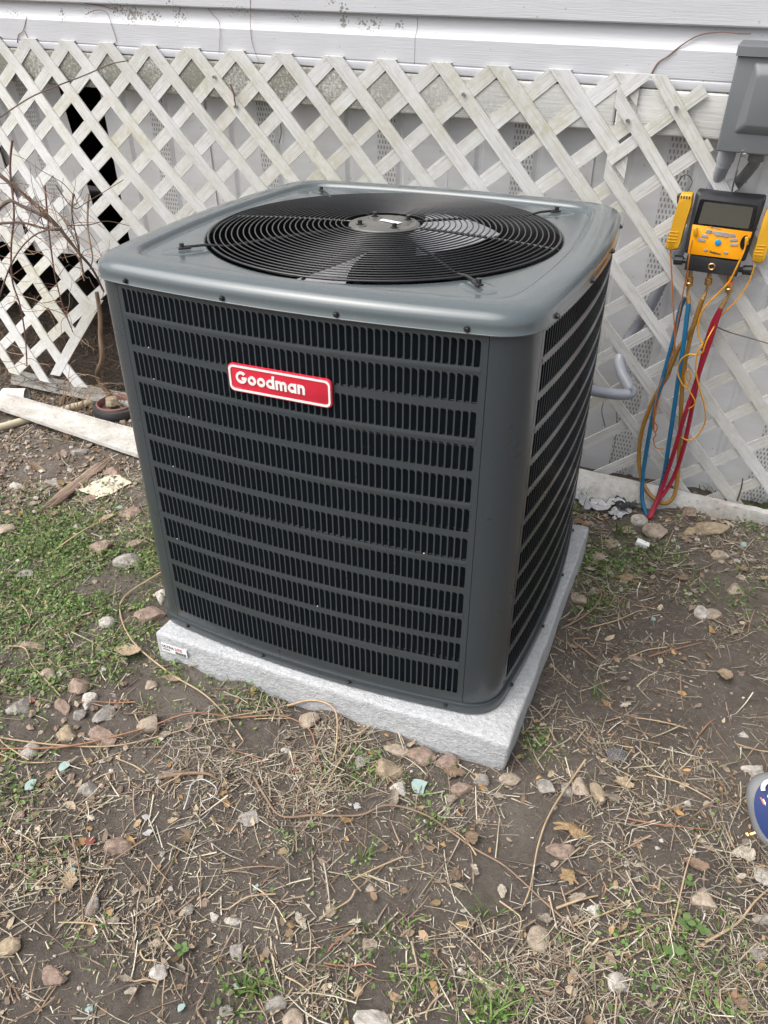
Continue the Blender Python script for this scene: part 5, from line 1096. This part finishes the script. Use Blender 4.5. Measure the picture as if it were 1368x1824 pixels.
g0 = gp(1146, 961, G+.014); o = MB().box((0, 0, 0), (.034, .016, .016), bev=.0015).build('foam_block', M['foam']); o.location = (g0.x, g0.y, ghs(g0.x, g0.y)+.012); o.rotation_euler = (.15, .2, -.05); tag(o, 'clean white foam block on the soil below the hoses', 'foam')
M['teal'] = pm('teal_paint', (.22, .32, .29), (.28, .37, .34), 60, .6); M['chipw'] = pm('white_chip', (.50, .49, .47), (.44, .43, .41), 60, .6); M['chipr'] = pm('red_chip', (.24, .06, .05), (.2, .05, .045), 60, .6)
def chip(x, y, w, m, lbl, grp, name='paint_chip'):
    g0 = gp(x, y, G+.008); k = PXM(g0); r = w/k/2; n = rs.randint(5, 8); pts_ = []
    for i in range(n): a = 2*pi*i/n+rs.uniform(-.25, .25); rr = r*rs.uniform(.55, 1.1); pts_.append((rr*cos(a), rr*sin(a)))
    mb = MB(); vs = [(px_, py_, .0007+rs.uniform(0, .001)) for px_, py_ in pts_]+[(px_, py_, -.0007) for px_, py_ in pts_]
    mb.add(vs, [tuple(range(n)), tuple(range(2*n-1, n-1, -1))]+[(i, i+n, (i+1) % n+n, (i+1) % n) for i in range(n)]); o = mb.build(name, M[m], None, 0)
    o.location = (g0.x, g0.y, ghs(g0.x, g0.y)+.006); o.rotation_euler = (rs.uniform(-.35, .35), rs.uniform(-.35, .35), rs.uniform(0, 6)); tag(o, lbl, 'paint chip', grp)
chip(746, 1397, 34, 'teal', 'largest pale teal paint chip, lying on a rock in front of the pad', 'teal paint chips')
chip(212, 906, 18, 'teal', 'light blue paint chip in the grass left of the unit', 'teal paint chips')
for (x, y, w) in ((112, 1360, 24), (53, 1392, 24), (128, 1546, 14), (155, 1622, 14), (456, 1576, 10), (420, 1750, 12), (160, 1796, 18), (322, 1796, 16), (454, 1580, 10), (1165, 1100, 12), (1325, 968, 14)): chip(x, y, w, 'teal', 'small pale teal paint chip lying '+near(x, y), 'teal paint chips')
for (x, y, w) in ((257, 1446, 16), (262, 1477, 18), (635, 1434, 16), (1230, 1525, 14), (1005, 1640, 12), (30, 1480, 14), (820, 1728, 14), (1175, 1505, 10)): chip(x, y, w, 'chipw', 'small white scrap lying '+near(x, y), 'white scraps', 'white_scrap')
for (x, y, w) in ((158, 1492, 18), (56, 1245, 14), (525, 1365, 12)): chip(x, y, w, 'chipr', 'small dull red scrap lying '+near(x, y), 'red scraps', 'red_scrap')
# rusty ring and mesh scrap
M['rust'] = pm('dull_metal', (.07, .07, .072), (.12, .115, .11), 60, .55, .6)
g0 = gp(966, 1552, G+.01); o = thing('metal_hook_ring', 'dull dark metal ring with hook half buried below the pinkish rock', 'ring', (g0.x, g0.y, ghs(g0.x, g0.y)+.006)); MB().tube([(.0145*cos(a), .0145*sin(a), .003*sin(a)) for a in np.linspace(.4, 5.6, 26)]+[(.022, -.012, .002), (.026, -.004, .003)], .0022, 8).build('ring', M['rust'], o, 60)
g0 = gp(1097, 1345, G+.01); o = thing('mesh_scrap', 'scrap of grey woven mesh on the soil right of the pad corner', 'mesh', (g0.x, g0.y, ghs(g0.x, g0.y)+.005), rz=.5); mb = MB()
for i in range(10):
    q = (i/9-.5)*.032; mb.tube([(q, -.014, .002*sin(i)), (q, 0, .004), (q, .014, .001)], .0006, 4); mb.tube([(-.016, q*.85, .001), (0, q*.85, .004), (.016, q*.85, .002*cos(i))], .0006, 4)
mb.build('weave', M['conduit_dk'], o, 60)

# ------------------------------------------------------------------ vacuum gauge at the right edge
M['vg'] = pm('vacuum_gauge_grey', (.17, .175, .18), (.21, .215, .22), 30, .5, bmp=(300, .25, .0006)); M['vg_blue'] = pm('gauge_blue', (.006, .024, .115), (.006, .020, .10), 10, .45, spec=.3)
vc = gp(1385, 1445, G+.038); vg = thing('vacuum_gauge', 'grey and navy blue vacuum gauge lying on the soil at the right edge', 'gauge', tuple(vc))
_z = (-FWD*.80-RIGHT*.42+Vector((0, 0, .25))).normalized(); _yv = (UP*.97-RIGHT*.22); _yv = (_yv-_z*_yv.dot(_z)).normalized(); _xv = _yv.cross(_z)
vg.matrix_world = Matrix(((_xv.x, _yv.x, _z.x, vc.x), (_xv.y, _yv.y, _z.y, vc.y), (_xv.z, _yv.z, _z.z, vc.z), (0, 0, 0, 1)))
def sell(ax, ay, az, e, n=22, m=32, zmin=-1.):
    vs = []; sg = lambda v, p: math.copysign(abs(v)**p, v)
    for i in range(n+1):
        th = -pi/2+pi*i/n
        for j in range(m): ph = 2*pi*j/m; vs.append((ax*sg(cos(th), .8)*sg(cos(ph), e), ay*sg(cos(th), .8)*sg(sin(ph), e), az*sg(sin(th), .8)))
    return vs, [(i*m+j, i*m+(j+1) % m, (i+1)*m+(j+1) % m, (i+1)*m+j) for i in range(n) for j in range(m)]
MB().add(*sell(.046, .064, .030, .75)).build('gauge_case', M['vg'], vg, 60)
mb = MB(); el = [(.036*cos(a)*(1+.0*sin(a)), .054*sin(a)) for a in np.linspace(0, 2*pi, 37)[:-1]]; n = len(el)
mb.add([(x, y, .0320-3.4*(x*x)-1.15*y*y) for x, y in el]+[(0, 0, .0325)]+[(x*.6, y*.6, .0326-1.2*x*x-.4*y*y) for x, y in el], [(i, (i+1) % n, n+1+(i+1) % n, n+1+i) for i in range(n)]+[(n+1+i, n+1+(i+1) % n, n) for i in range(n)]); mb.build('blue_face', M['vg_blue'], vg, 70)
MB().box((-.010, .016, .0325), (.010, .034, .004), Matrix.Rotation(-.35, 4, 'Z'), bev=.001).build('display_slot', M['bezel'], vg)
MB().box((.002, .006, .0325), (.008, .024, .003), Matrix.Rotation(-.35, 4, 'Z'), bev=.001).build('display', M['lcd'], vg)
for (x, y, l, m_) in ((-.016, .016, .018, 'badge_white'), (-.010, -.010, .016, 'badge_white'), (-.004, -.030, .022, 'badge_white'), (-.020, .022, .012, 'orange'), (-.010, -.034, .012, 'rust')): MB().box((x, y, .0308), (.0022, l, .0010), Matrix.Translation((x, y, 0)) @ Matrix.Rotation(.25, 4, 'Z') @ Matrix.Translation((-x, -y, 0))).build('print_line', M[m_], vg)
MB().tube([(-.002+.013*cos(a), .040+.013*sin(a), .034+.006*sin(a*.5)) for a in np.linspace(-2.2, 3.2, 24)], .0038, 10).build('hanger_ring', M['foam'], vg, 60)
MB().tube([(-.036, -.030, .006), (-.050, -.034, .004), (-.052, -.034, .004), (-.066, -.038, .002)], [.005, .005, .0085, .0085], 10).build('brass_fitting', M['brass'], vg, 30)
MB().tube([(-.034, -.012, .012), (-.038, -.030, .010), (-.034, -.046, .008)], .0032, 8).build('chrome_clip', M['steel'], vg, 60)
# ------------------------------------------------------------------ ground cover: grass, weeds, straw, crumbs
def ok(x, y, m=.004): return ~((x > PX0-m) & (x < PX1+m) & (y > PY0-m) & (y < PY1+m))
def blob(x, y, lst):
    d = np.zeros_like(x)
    for (px_, py_, r, a) in lst:
        g0 = gp(px_, py_); d = np.maximum(d, a*np.exp(-((x-g0.x)**2+(y-g0.y)**2)/(r*r)))
    return d
GREEN = [(60, 985, 0.24, 1), (200, 1010, 0.16, 0.9), (130, 1080, 0.2, 0.9), (20, 1090, 0.18, 0.9), (240, 1120, 0.12, 0.8), (200, 1160, 0.13, 0.65), (60, 1210, 0.13, 0.6), (330, 1200, 0.1, 0.7), (440, 1250, 0.07, 0.6), (30, 1330, 0.08, 0.6), (20, 1420, 0.06, 0.35),
         (1180, 1690, 0.08, 0.45), (1230, 1740, 0.09, 0.45), (1140, 1760, 0.07, 0.35), (1290, 1690, 0.07, 0.3), (1040, 1720, 0.05, 0.25), (650, 1740, 0.09, 0.25), (700, 1680, 0.05, 0.2), (440, 1770, 0.04, 0.4), (860, 1800, 0.05, 0.4), (770, 1480, 0.035, 0.25), (520, 1500, 0.03, 0.2), (640, 1550, 0.03, 0.17), (80, 1530, 0.05, 0.25), (150, 1700, 0.05, 0.2), (1060, 1000, 0.1, 0.7), (1150, 985, 0.08, 0.6), (1060, 1075, 0.06, 0.5), (1300, 1060, 0.1, 0.5), (1230, 905, 0.07, 0.7), (1340, 930, 0.07, 0.8), (1030, 900, 0.05, 0.6), (1250, 1475, 0.04, 0.17), (640, 1370, 0.05, 0.5), (760, 1420, 0.05, 0.2), (960, 1330, 0.04, 0.5)]
STRAW = [(520, 1330, .13, 1.3), (430, 1330, .10, .9), (90, 1600, .16, .9), (200, 1720, .14, .7), (650, 1720, .14, .8), (1000, 1740, .09, 1.0), (1300, 1650, .14, 1.0), (1260, 1760, .12, .9), (300, 1420, .12, .6), (60, 1360, .12, .8), (1080, 1340, .12, .7), (1150, 1050, .16, .7), (1290, 1120, .14, .6), (1250, 920, .14, .9), (150, 920, .20, .6), (120, 1120, .2, .45), (850, 1560, .16, .5), (980, 1450, .10, .6), (1200, 1450, .14, .6), (30, 1500, .1, .8), (850, 1650, .12, .6)]
NB = VN(.05, 31); NC = VN(.13, 33)
def scatter(n, dens, box=(-2.3, 1.25, -1.30, .72), base=0.):
    out = []; tot = 0
    while tot < n:
        x = NR.uniform(box[0], box[1], 40000); y = NR.uniform(box[2], box[3], 40000)
        # keep to what the photograph can see, with a margin
        dx, dy = x-CAM.x, y-CAM.y; dz = G-CAM.z; a = dx*RIGHT.x+dy*RIGHT.y+dz*RIGHT.z; b_ = dx*UP.x+dy*UP.y+dz*UP.z; c_ = dx*FWD.x+dy*FWD.y+dz*FWD.z
        see = (c_ > .1) & (np.abs(a/c_*FPX) < 860) & (b_/c_*FPX > -1100) & (b_/c_*FPX < 300)
        k = ok(x, y) & see & (NR.random(len(x)) < np.clip(base+dens(x, y), 0, 1)*np.clip(.10+2.1*(NB(x, y)*.5+NC(x, y)*.5-.27), .06, 1.4)); out.append(np.stack([x[k], y[k]], 1)); tot += k.sum()
    return np.concatenate(out)[:n]
def rot3(yaw, pitch): return np.stack([np.cos(yaw)*np.cos(pitch), np.sin(yaw)*np.cos(pitch), np.sin(pitch)], 1)
# straw: thin three-sided bent stalks
def straws(n, pts, lmin, lmax, rmin, rmax, cols, pitch=.18, hmax=.008, bend_=.28):
    yaw = NR.uniform(0, 2*pi, n); pt = NR.normal(0, pitch, n); L = lmin+(lmax-lmin)*NR.random(n)**2.2; r = NR.uniform(rmin, rmax, n); z = gh(pts[:, 0], pts[:, 1])+NR.random(n)**1.8*hmax+.001
    K = 4; d = rot3(yaw, pt); side = np.stack([-np.sin(yaw), np.cos(yaw), np.zeros(n)], 1); bd = NR.normal(0, bend_, n)[:, None]; P0 = np.stack([pts[:, 0], pts[:, 1], z], 1)
    V = np.zeros((n, K, 3, 3)); upv = np.array([0, 0, 1.])
    for i in range(K):
        f = i/(K-1)-.5; c_ = P0+d*(L*f)[:, None]+side*bd*(L*(f*f-.12))[:, None]+upv*(np.abs(f)*0)
        rr = (r*(1-.5*(i/(K-1))))[:, None]
        for j in range(3): a = 2*pi*j/3+.5; V[:, i, j] = c_+side*rr*1.35*cos(a)+upv*rr*.8*sin(a)
    bz = gh(V[..., 0], V[..., 1]); V[..., 2] = np.maximum(V[..., 2], bz+.0006)
    idx = np.arange(n*K*3).reshape(n, K, 3); F = []
    for i in range(K-1):
        for j in range(3): F.append(np.stack([idx[:, i, j], idx[:, i, (j+1) % 3], idx[:, i+1, (j+1) % 3], idx[:, i+1, j]], 1))
    c = np.array(cols)[NR.integers(0, len(cols), n)]*NR.uniform(.6, 1.2, (n, 1)); return V.reshape(-1, 3), np.concatenate(F), np.repeat(c, K*3, 0)
SC_ = [(.52, .455, .345), (.43, .355, .26), (.60, .545, .445), (.33, .255, .185), (.32, .225, .155), (.26, .205, .16), (.50, .445, .31)]
M['straw'] = vcol('dry_straw', .75)
def dstraw(x, y): return np.clip(.30+blob(x, y, STRAW)*.75, 0, 1)
p1 = scatter(8500, dstraw); v1, f1, c1 = straws(len(p1), p1, .010, .095, .0005, .0016, SC_, bend_=.16)
p2 = scatter(20000, dstraw); v2, f2, c2 = straws(len(p2), p2, .003, .018, .0004, .0010, SC_)
p3 = scatter(900, lambda x, y: blob(x, y, STRAW[:2]+STRAW[5:7])); v3, f3, c3 = straws(len(p3), p3, .02, .09, .0005, .0010, SC_[:4], .35, .022, 1.4)
V_ = np.concatenate([v1, v2, v3]); F_ = np.concatenate([f1, f2+len(v1), f3+len(v1)+len(v2)])
tag(link('straw_litter', fast_mesh('straw_litter', V_, F_, M['straw'], np.concatenate([c1, c2, c3]))), 'dry straw and grass clippings strewn over the soil', 'straw', kind='stuff')
# flat scraps of leaf and bark
n = 2600; p = scatter(n, lambda x, y: np.clip(.35+.5*blob(x, y, STRAW), 0, 1)); yaw = NR.uniform(0, 2*pi, n); s = .003+.009*NR.random(n)**2.5; z = gh(p[:, 0], p[:, 1])+.0015+NR.random(n)*.004
q = np.array([(-1, -.2), (-.3, -.5), (.7, -.35), (1, .1), (.2, .55), (-.6, .4)]); V_ = np.zeros((n, 6, 3)); jit = NR.uniform(.7, 1.2, (n, 6))
tx, ty = NR.normal(0, .3, n), NR.normal(0, .3, n); cu = NR.normal(0, .5, n)
for i, (a, b_) in enumerate(q):
    lx, ly_ = a*s*jit[:, i], b_*s*jit[:, i]; V_[:, i, 0] = p[:, 0]+lx*np.cos(yaw)-ly_*np.sin(yaw); V_[:, i, 1] = p[:, 1]+lx*np.sin(yaw)+ly_*np.cos(yaw); V_[:, i, 2] = z+tx*lx+ty*ly_+cu*lx*lx/s
V_[..., 2] = np.maximum(V_[..., 2], gh(V_[..., 0], V_[..., 1])+.0008)
idx = np.arange(n*6).reshape(n, 6); F_ = np.concatenate([idx[:, [0, 1, 4, 5]], idx[:, [1, 2, 3, 4]]]); c = np.array([(.33, .23, .14), (.24, .16, .10), (.42, .34, .24), (.36, .22, .10), (.26, .20, .15)])[NR.integers(0, 5, n)]*NR.uniform(.6, 1.25, (n, 1))
tag(link('leaf_crumbs', fast_mesh('leaf_crumbs', V_, F_, M['straw'], np.repeat(c, 6, 0))), 'small crumbs of dead leaves mixed into the soil', 'leaf litter', kind='stuff')
n = 3600; ux = NR.uniform(-2.5, -1.1, n); uy = NR.uniform(.52, 1.25, n); pu = np.stack([ux, uy], 1); vu, fu, cu_ = straws(n, pu, .02, .14, .0008, .0022, [(.22, .16, .115), (.32, .25, .18), (.15, .105, .08)], .4, .09, .8)
tag(link('crawl_space_litter', fast_mesh('crawl_space_litter', vu, fu, M['straw'], cu_)), 'tangle of dead stalks in the dark gap behind the left lattice', 'dead stalks', kind='stuff')
# soil crumbs and grit
def octas(pts, s, cols, sink=.3):
    n = len(pts); base_ = np.array([(1, 0, 0), (0, 1, 0), (-1, 0, 0), (0, -1, 0), (0, 0, .8), (0, 0, -.8), (.6, .6, .45), (-.6, .6, .4), (-.6, -.6, .45), (.6, -.6, .4)])
    tr = [(0, 6, 4), (6, 1, 4), (1, 7, 4), (7, 2, 4), (2, 8, 4), (8, 3, 4), (3, 9, 4), (9, 0, 4), (0, 1, 6), (1, 2, 7), (2, 3, 8), (3, 0, 9), (1, 0, 5), (2, 1, 5), (3, 2, 5), (0, 3, 5)]
    yaw = NR.uniform(0, 6.3, n); sc = s[:, None]*NR.uniform(.6, 1.25, (n, 3)); V = base_[None]*NR.uniform(.8, 1.2, (n, 10, 1))*sc[:, None]
    x = V[..., 0]*np.cos(yaw)[:, None]-V[..., 1]*np.sin(yaw)[:, None]; y = V[..., 0]*np.sin(yaw)[:, None]+V[..., 1]*np.cos(yaw)[:, None]
    z = V[..., 2]+(gh(pts[:, 0], pts[:, 1])+s*sink)[:, None]; Vv = np.stack([x+pts[:, 0:1], y+pts[:, 1:2], z], -1).reshape(-1, 3)
    F = (np.arange(n)*10)[:, None, None]+np.array(tr)[None]; return Vv, F.reshape(-1, 3), np.repeat(cols, 10, 0)
M['grit'] = vcol('grit', .92, (500, .5, .001))
p = scatter(17000, lambda x, y: .55+0*x); s = .0008+.0022*NR.random(len(p))**2; c = np.array([(.125, .102, .082), (.105, .086, .068), (.16, .13, .105), (.145, .12, .098)])[NR.integers(0, 4, len(p))]*NR.uniform(.7, 1.2, (len(p), 1)); a = octas(p, s, c)
p = scatter(8500, lambda x, y: .5+0*x); s = .0008+.0030*NR.random(len(p))**3.5; c = np.array([(.42, .36, .30), (.34, .27, .21), (.50, .47, .43), (.30, .22, .17), (.40, .30, .22)])[NR.integers(0, 5, len(p))]*NR.uniform(.6, 1.15, (len(p), 1)); b = octas(p, s, c, .5)
lft = lambda x, y: blob(x, y, [(100, 850, .25, 1.), (30, 800, .3, 1.), (200, 760, .2, 1.), (100, 720, .3, .9), (1200, 930, .2, .6), (1080, 930, .2, .6), (120, 1290, .14, .7)])
p = scatter(3200, lft); s = .002+.0085*NR.random(len(p))**2.4; c = np.array([(.36, .30, .24), (.30, .22, .17), (.46, .42, .37), (.26, .19, .14), (.33, .25, .19)])[NR.integers(0, 5, len(p))]*NR.uniform(.6, 1.1, (len(p), 1)); d = octas(p, s, c, .35)
V_ = np.concatenate([a[0], b[0], d[0]]); F_ = np.concatenate([a[1], b[1]+len(a[0]), d[1]+len(a[0])+len(b[0])])
tag(link('soil_grit', fast_mesh('soil_grit', V_, F_, M['grit'], np.concatenate([a[2], b[2], d[2]]), smooth=False)), 'crumbs of soil and grit covering the ground', 'grit', kind='stuff')
# grass blades
def blades(pts, hmin, hmax, w, cols, lean=.6):
    n = len(pts); yaw = NR.uniform(0, 6.3, n); H = hmin+(hmax-hmin)*NR.random(n)**1.6; ln = NR.uniform(.2, 1., n)*lean; ww = w*NR.uniform(.6, 1.2, n); K = 4
    dx, dy = np.cos(yaw), np.sin(yaw); V = np.zeros((n, K, 2, 3)); z0 = gh(pts[:, 0], pts[:, 1])-.001
    for i in range(K):
        f = i/(K-1); rad = H*ln*f**1.6*1.2; hh = H*np.sin(np.minimum(f*(1.2+.0*ln), 1.5))*(1-.45*ln*f)
        for j in range(2): s_ = (j*2-1)*ww*(1-f**1.5*.92)*.5; V[:, i, j] = np.stack([pts[:, 0]+dx*rad-dy*s_, pts[:, 1]+dy*rad+dx*s_, z0+hh], 1)
    idx = np.arange(n*K*2).reshape(n, K, 2); F = np.concatenate([np.stack([idx[:, i, 0], idx[:, i, 1], idx[:, i+1, 1], idx[:, i+1, 0]], 1) for i in range(K-1)])
    c = np.array(cols)[NR.integers(0, len(cols), n)]*NR.uniform(.65, 1.25, (n, 1)); return V.reshape(-1, 3), F, np.repeat(c, K*2, 0)
GC = [(.105, .160, .035), (.085, .130, .030), (.145, .195, .055), (.065, .100, .026), (.18, .205, .075)]
M['grass'] = vcol('grass_blades', .6, trans=.12, spec=.35)
dg = lambda x, y: np.clip(blob(x, y, GREEN), 0, 1)**1.3
p = scatter(9000, dg); A = blades(p, .006, .028, .0016, GC)
p = scatter(900, lambda x, y: .35+.5*dg(x, y)); B = blades(p, .008, .035, .0013, GC+[(.20, .19, .08)], 1.)
tuft = []
for (px_, py_, k_, r_) in ((440, 1770, 26, .025), (870, 1800, 34, .03), (900, 1790, 20, .03), (650, 1530, 10, .015), (700, 1680, 18, .04), (740, 1760, 22, .04), (1010, 905, 40, .03), (1030, 880, 30, .02), (1270, 880, 50, .05), (1335, 890, 50, .04), (1360, 905, 30, .03), (770, 1470, 14, .02), (1105, 945, 30, .03), (1060, 1240, 6, .02), (860, 1640, 10, .02)):
    g0 = gp(px_, py_); tuft.append(np.stack([g0.x+NR.normal(0, r_*.5, k_), g0.y+NR.normal(0, r_*.5, k_)], 1))
tp = np.concatenate(tuft); tp = tp[ok(tp[:, 0], tp[:, 1])]; C_ = blades(tp, .02, .07, .0028, [(.10, .19, .035), (.13, .22, .05), (.08, .14, .03)], .9)
V_ = np.concatenate([A[0], B[0], C_[0]]); F_ = np.concatenate([A[1], B[1]+len(A[0]), C_[1]+len(A[0])+len(B[0])])
tag(link('grass', fast_mesh('grass', V_, F_, M['grass'], np.concatenate([A[2], B[2], C_[2]]))), 'sparse green grass sprouting in patches', 'grass', kind='stuff')
# low round-leaved weeds
n = 19000; p = scatter(n, dg); yaw = NR.uniform(0, 6.3, n); s = .0018+.0034*NR.random(n)**1.5; pit = NR.normal(0, .45, n); rol = NR.normal(0, .45, n); z = gh(p[:, 0], p[:, 1])+.001+NR.random(n)**1.5*.016*(.4+NB(p[:, 0]*1.7, p[:, 1]*1.7))
V_ = np.zeros((n, 6, 3)); q = [(-1, 0), (-.35, -.72), (.5, -.66), (1, 0), (.5, .66), (-.35, .72)]
for i, (a, b_) in enumerate(q): lx, ly_ = a*s, b_*s*.85; V_[:, i, 0] = p[:, 0]+lx*np.cos(yaw)-ly_*np.sin(yaw); V_[:, i, 1] = p[:, 1]+lx*np.sin(yaw)+ly_*np.cos(yaw); V_[:, i, 2] = z+lx*np.sin(pit)+ly_*np.sin(rol)-(np.abs(b_)*s*.25 if b_ else 0)
idx = np.arange(n*6).reshape(n, 6); F_ = np.concatenate([idx[:, [0, 1, 4, 5]], idx[:, [1, 2, 3, 4]]]); c = np.array([(.105, .185, .040), (.085, .150, .034), (.145, .23, .06), (.175, .25, .075), (.065, .11, .028)])[NR.integers(0, 5, n)]*NR.uniform(.7, 1.25, (n, 1))
tag(link('weeds', fast_mesh('weeds', V_, F_, M['grass'], np.repeat(c, 6, 0), smooth=False)), 'low round leaved weeds and moss carpeting the ground left of the unit', 'weeds', kind='stuff')
# broad-leaved seedlings bottom right
M['weedleaf'] = pm('seedling_leaf', (.075, .135, .035), (.10, .165, .045), 60, .6)
for (x, y, r, lb) in ((1193, 1712, .017, 'three leaved green seedling in the lower right straw'), (1216, 1660, .014, 'bright green seedling above the three leaved one'), (1246, 1672, .012, 'small green seedling right of the bright one'), (1222, 1588, .011, 'dark green seedling beside the blotchy tan rock'), (325, 1695, .012, 'green seedling on soil below the stones'), (1158, 1020, .012, 'green seedling on the soil right of the pad')):
    g0 = gp(x, y); t = thing('seedling', lb, 'seedling', (g0.x, g0.y, ghs(g0.x, g0.y)))
    for k in range(4):
        a = k*1.6+rs.uniform(-.3, .3); h = rs.uniform(.008, .016); mb = MB(); vs = [(0, 0, 0)]; pts_ = []
        for i in range(10): b_ = 2*pi*i/10; u = .5+.5*cos(b_); w_ = sin(b_)*.42*sin(pi*min(1, u*.9+.08))**.6; pts_.append((r*u, r*w_, h+.25*r*sin(u*2.4)-abs(w_)*r*.25))
        vs = [(cos(a)*px_-sin(a)*py_, sin(a)*px_+cos(a)*py_, pz_) for px_, py_, pz_ in pts_]; mb.add(vs, [tuple(range(10))]); mb.tube([(0, 0, -.004), (0, 0, h*.6), (cos(a)*r*.15, sin(a)*r*.15, h)], .0007, 4); mb.build('leaf', M['weedleaf'], t, 60, fix=False)

# two alike things by the same landmark: say which of them is the upper one in the picture
same = {}
for o in list(COL.objects):
    if o.parent is None and o.get('group') and o.get('label'): same.setdefault(o['label'], []).append(o)
for lb, os_ in same.items():
    if len(os_) > 1 and len(lb.split()) < 15:
        os_.sort(key=lambda o: -(o.matrix_basis.translation-CAM).length)
        for i, o in enumerate(os_): o['label'] = lb+', '+('upper' if i == 0 else ('lower' if i == len(os_)-1 else 'middle'))+' one'
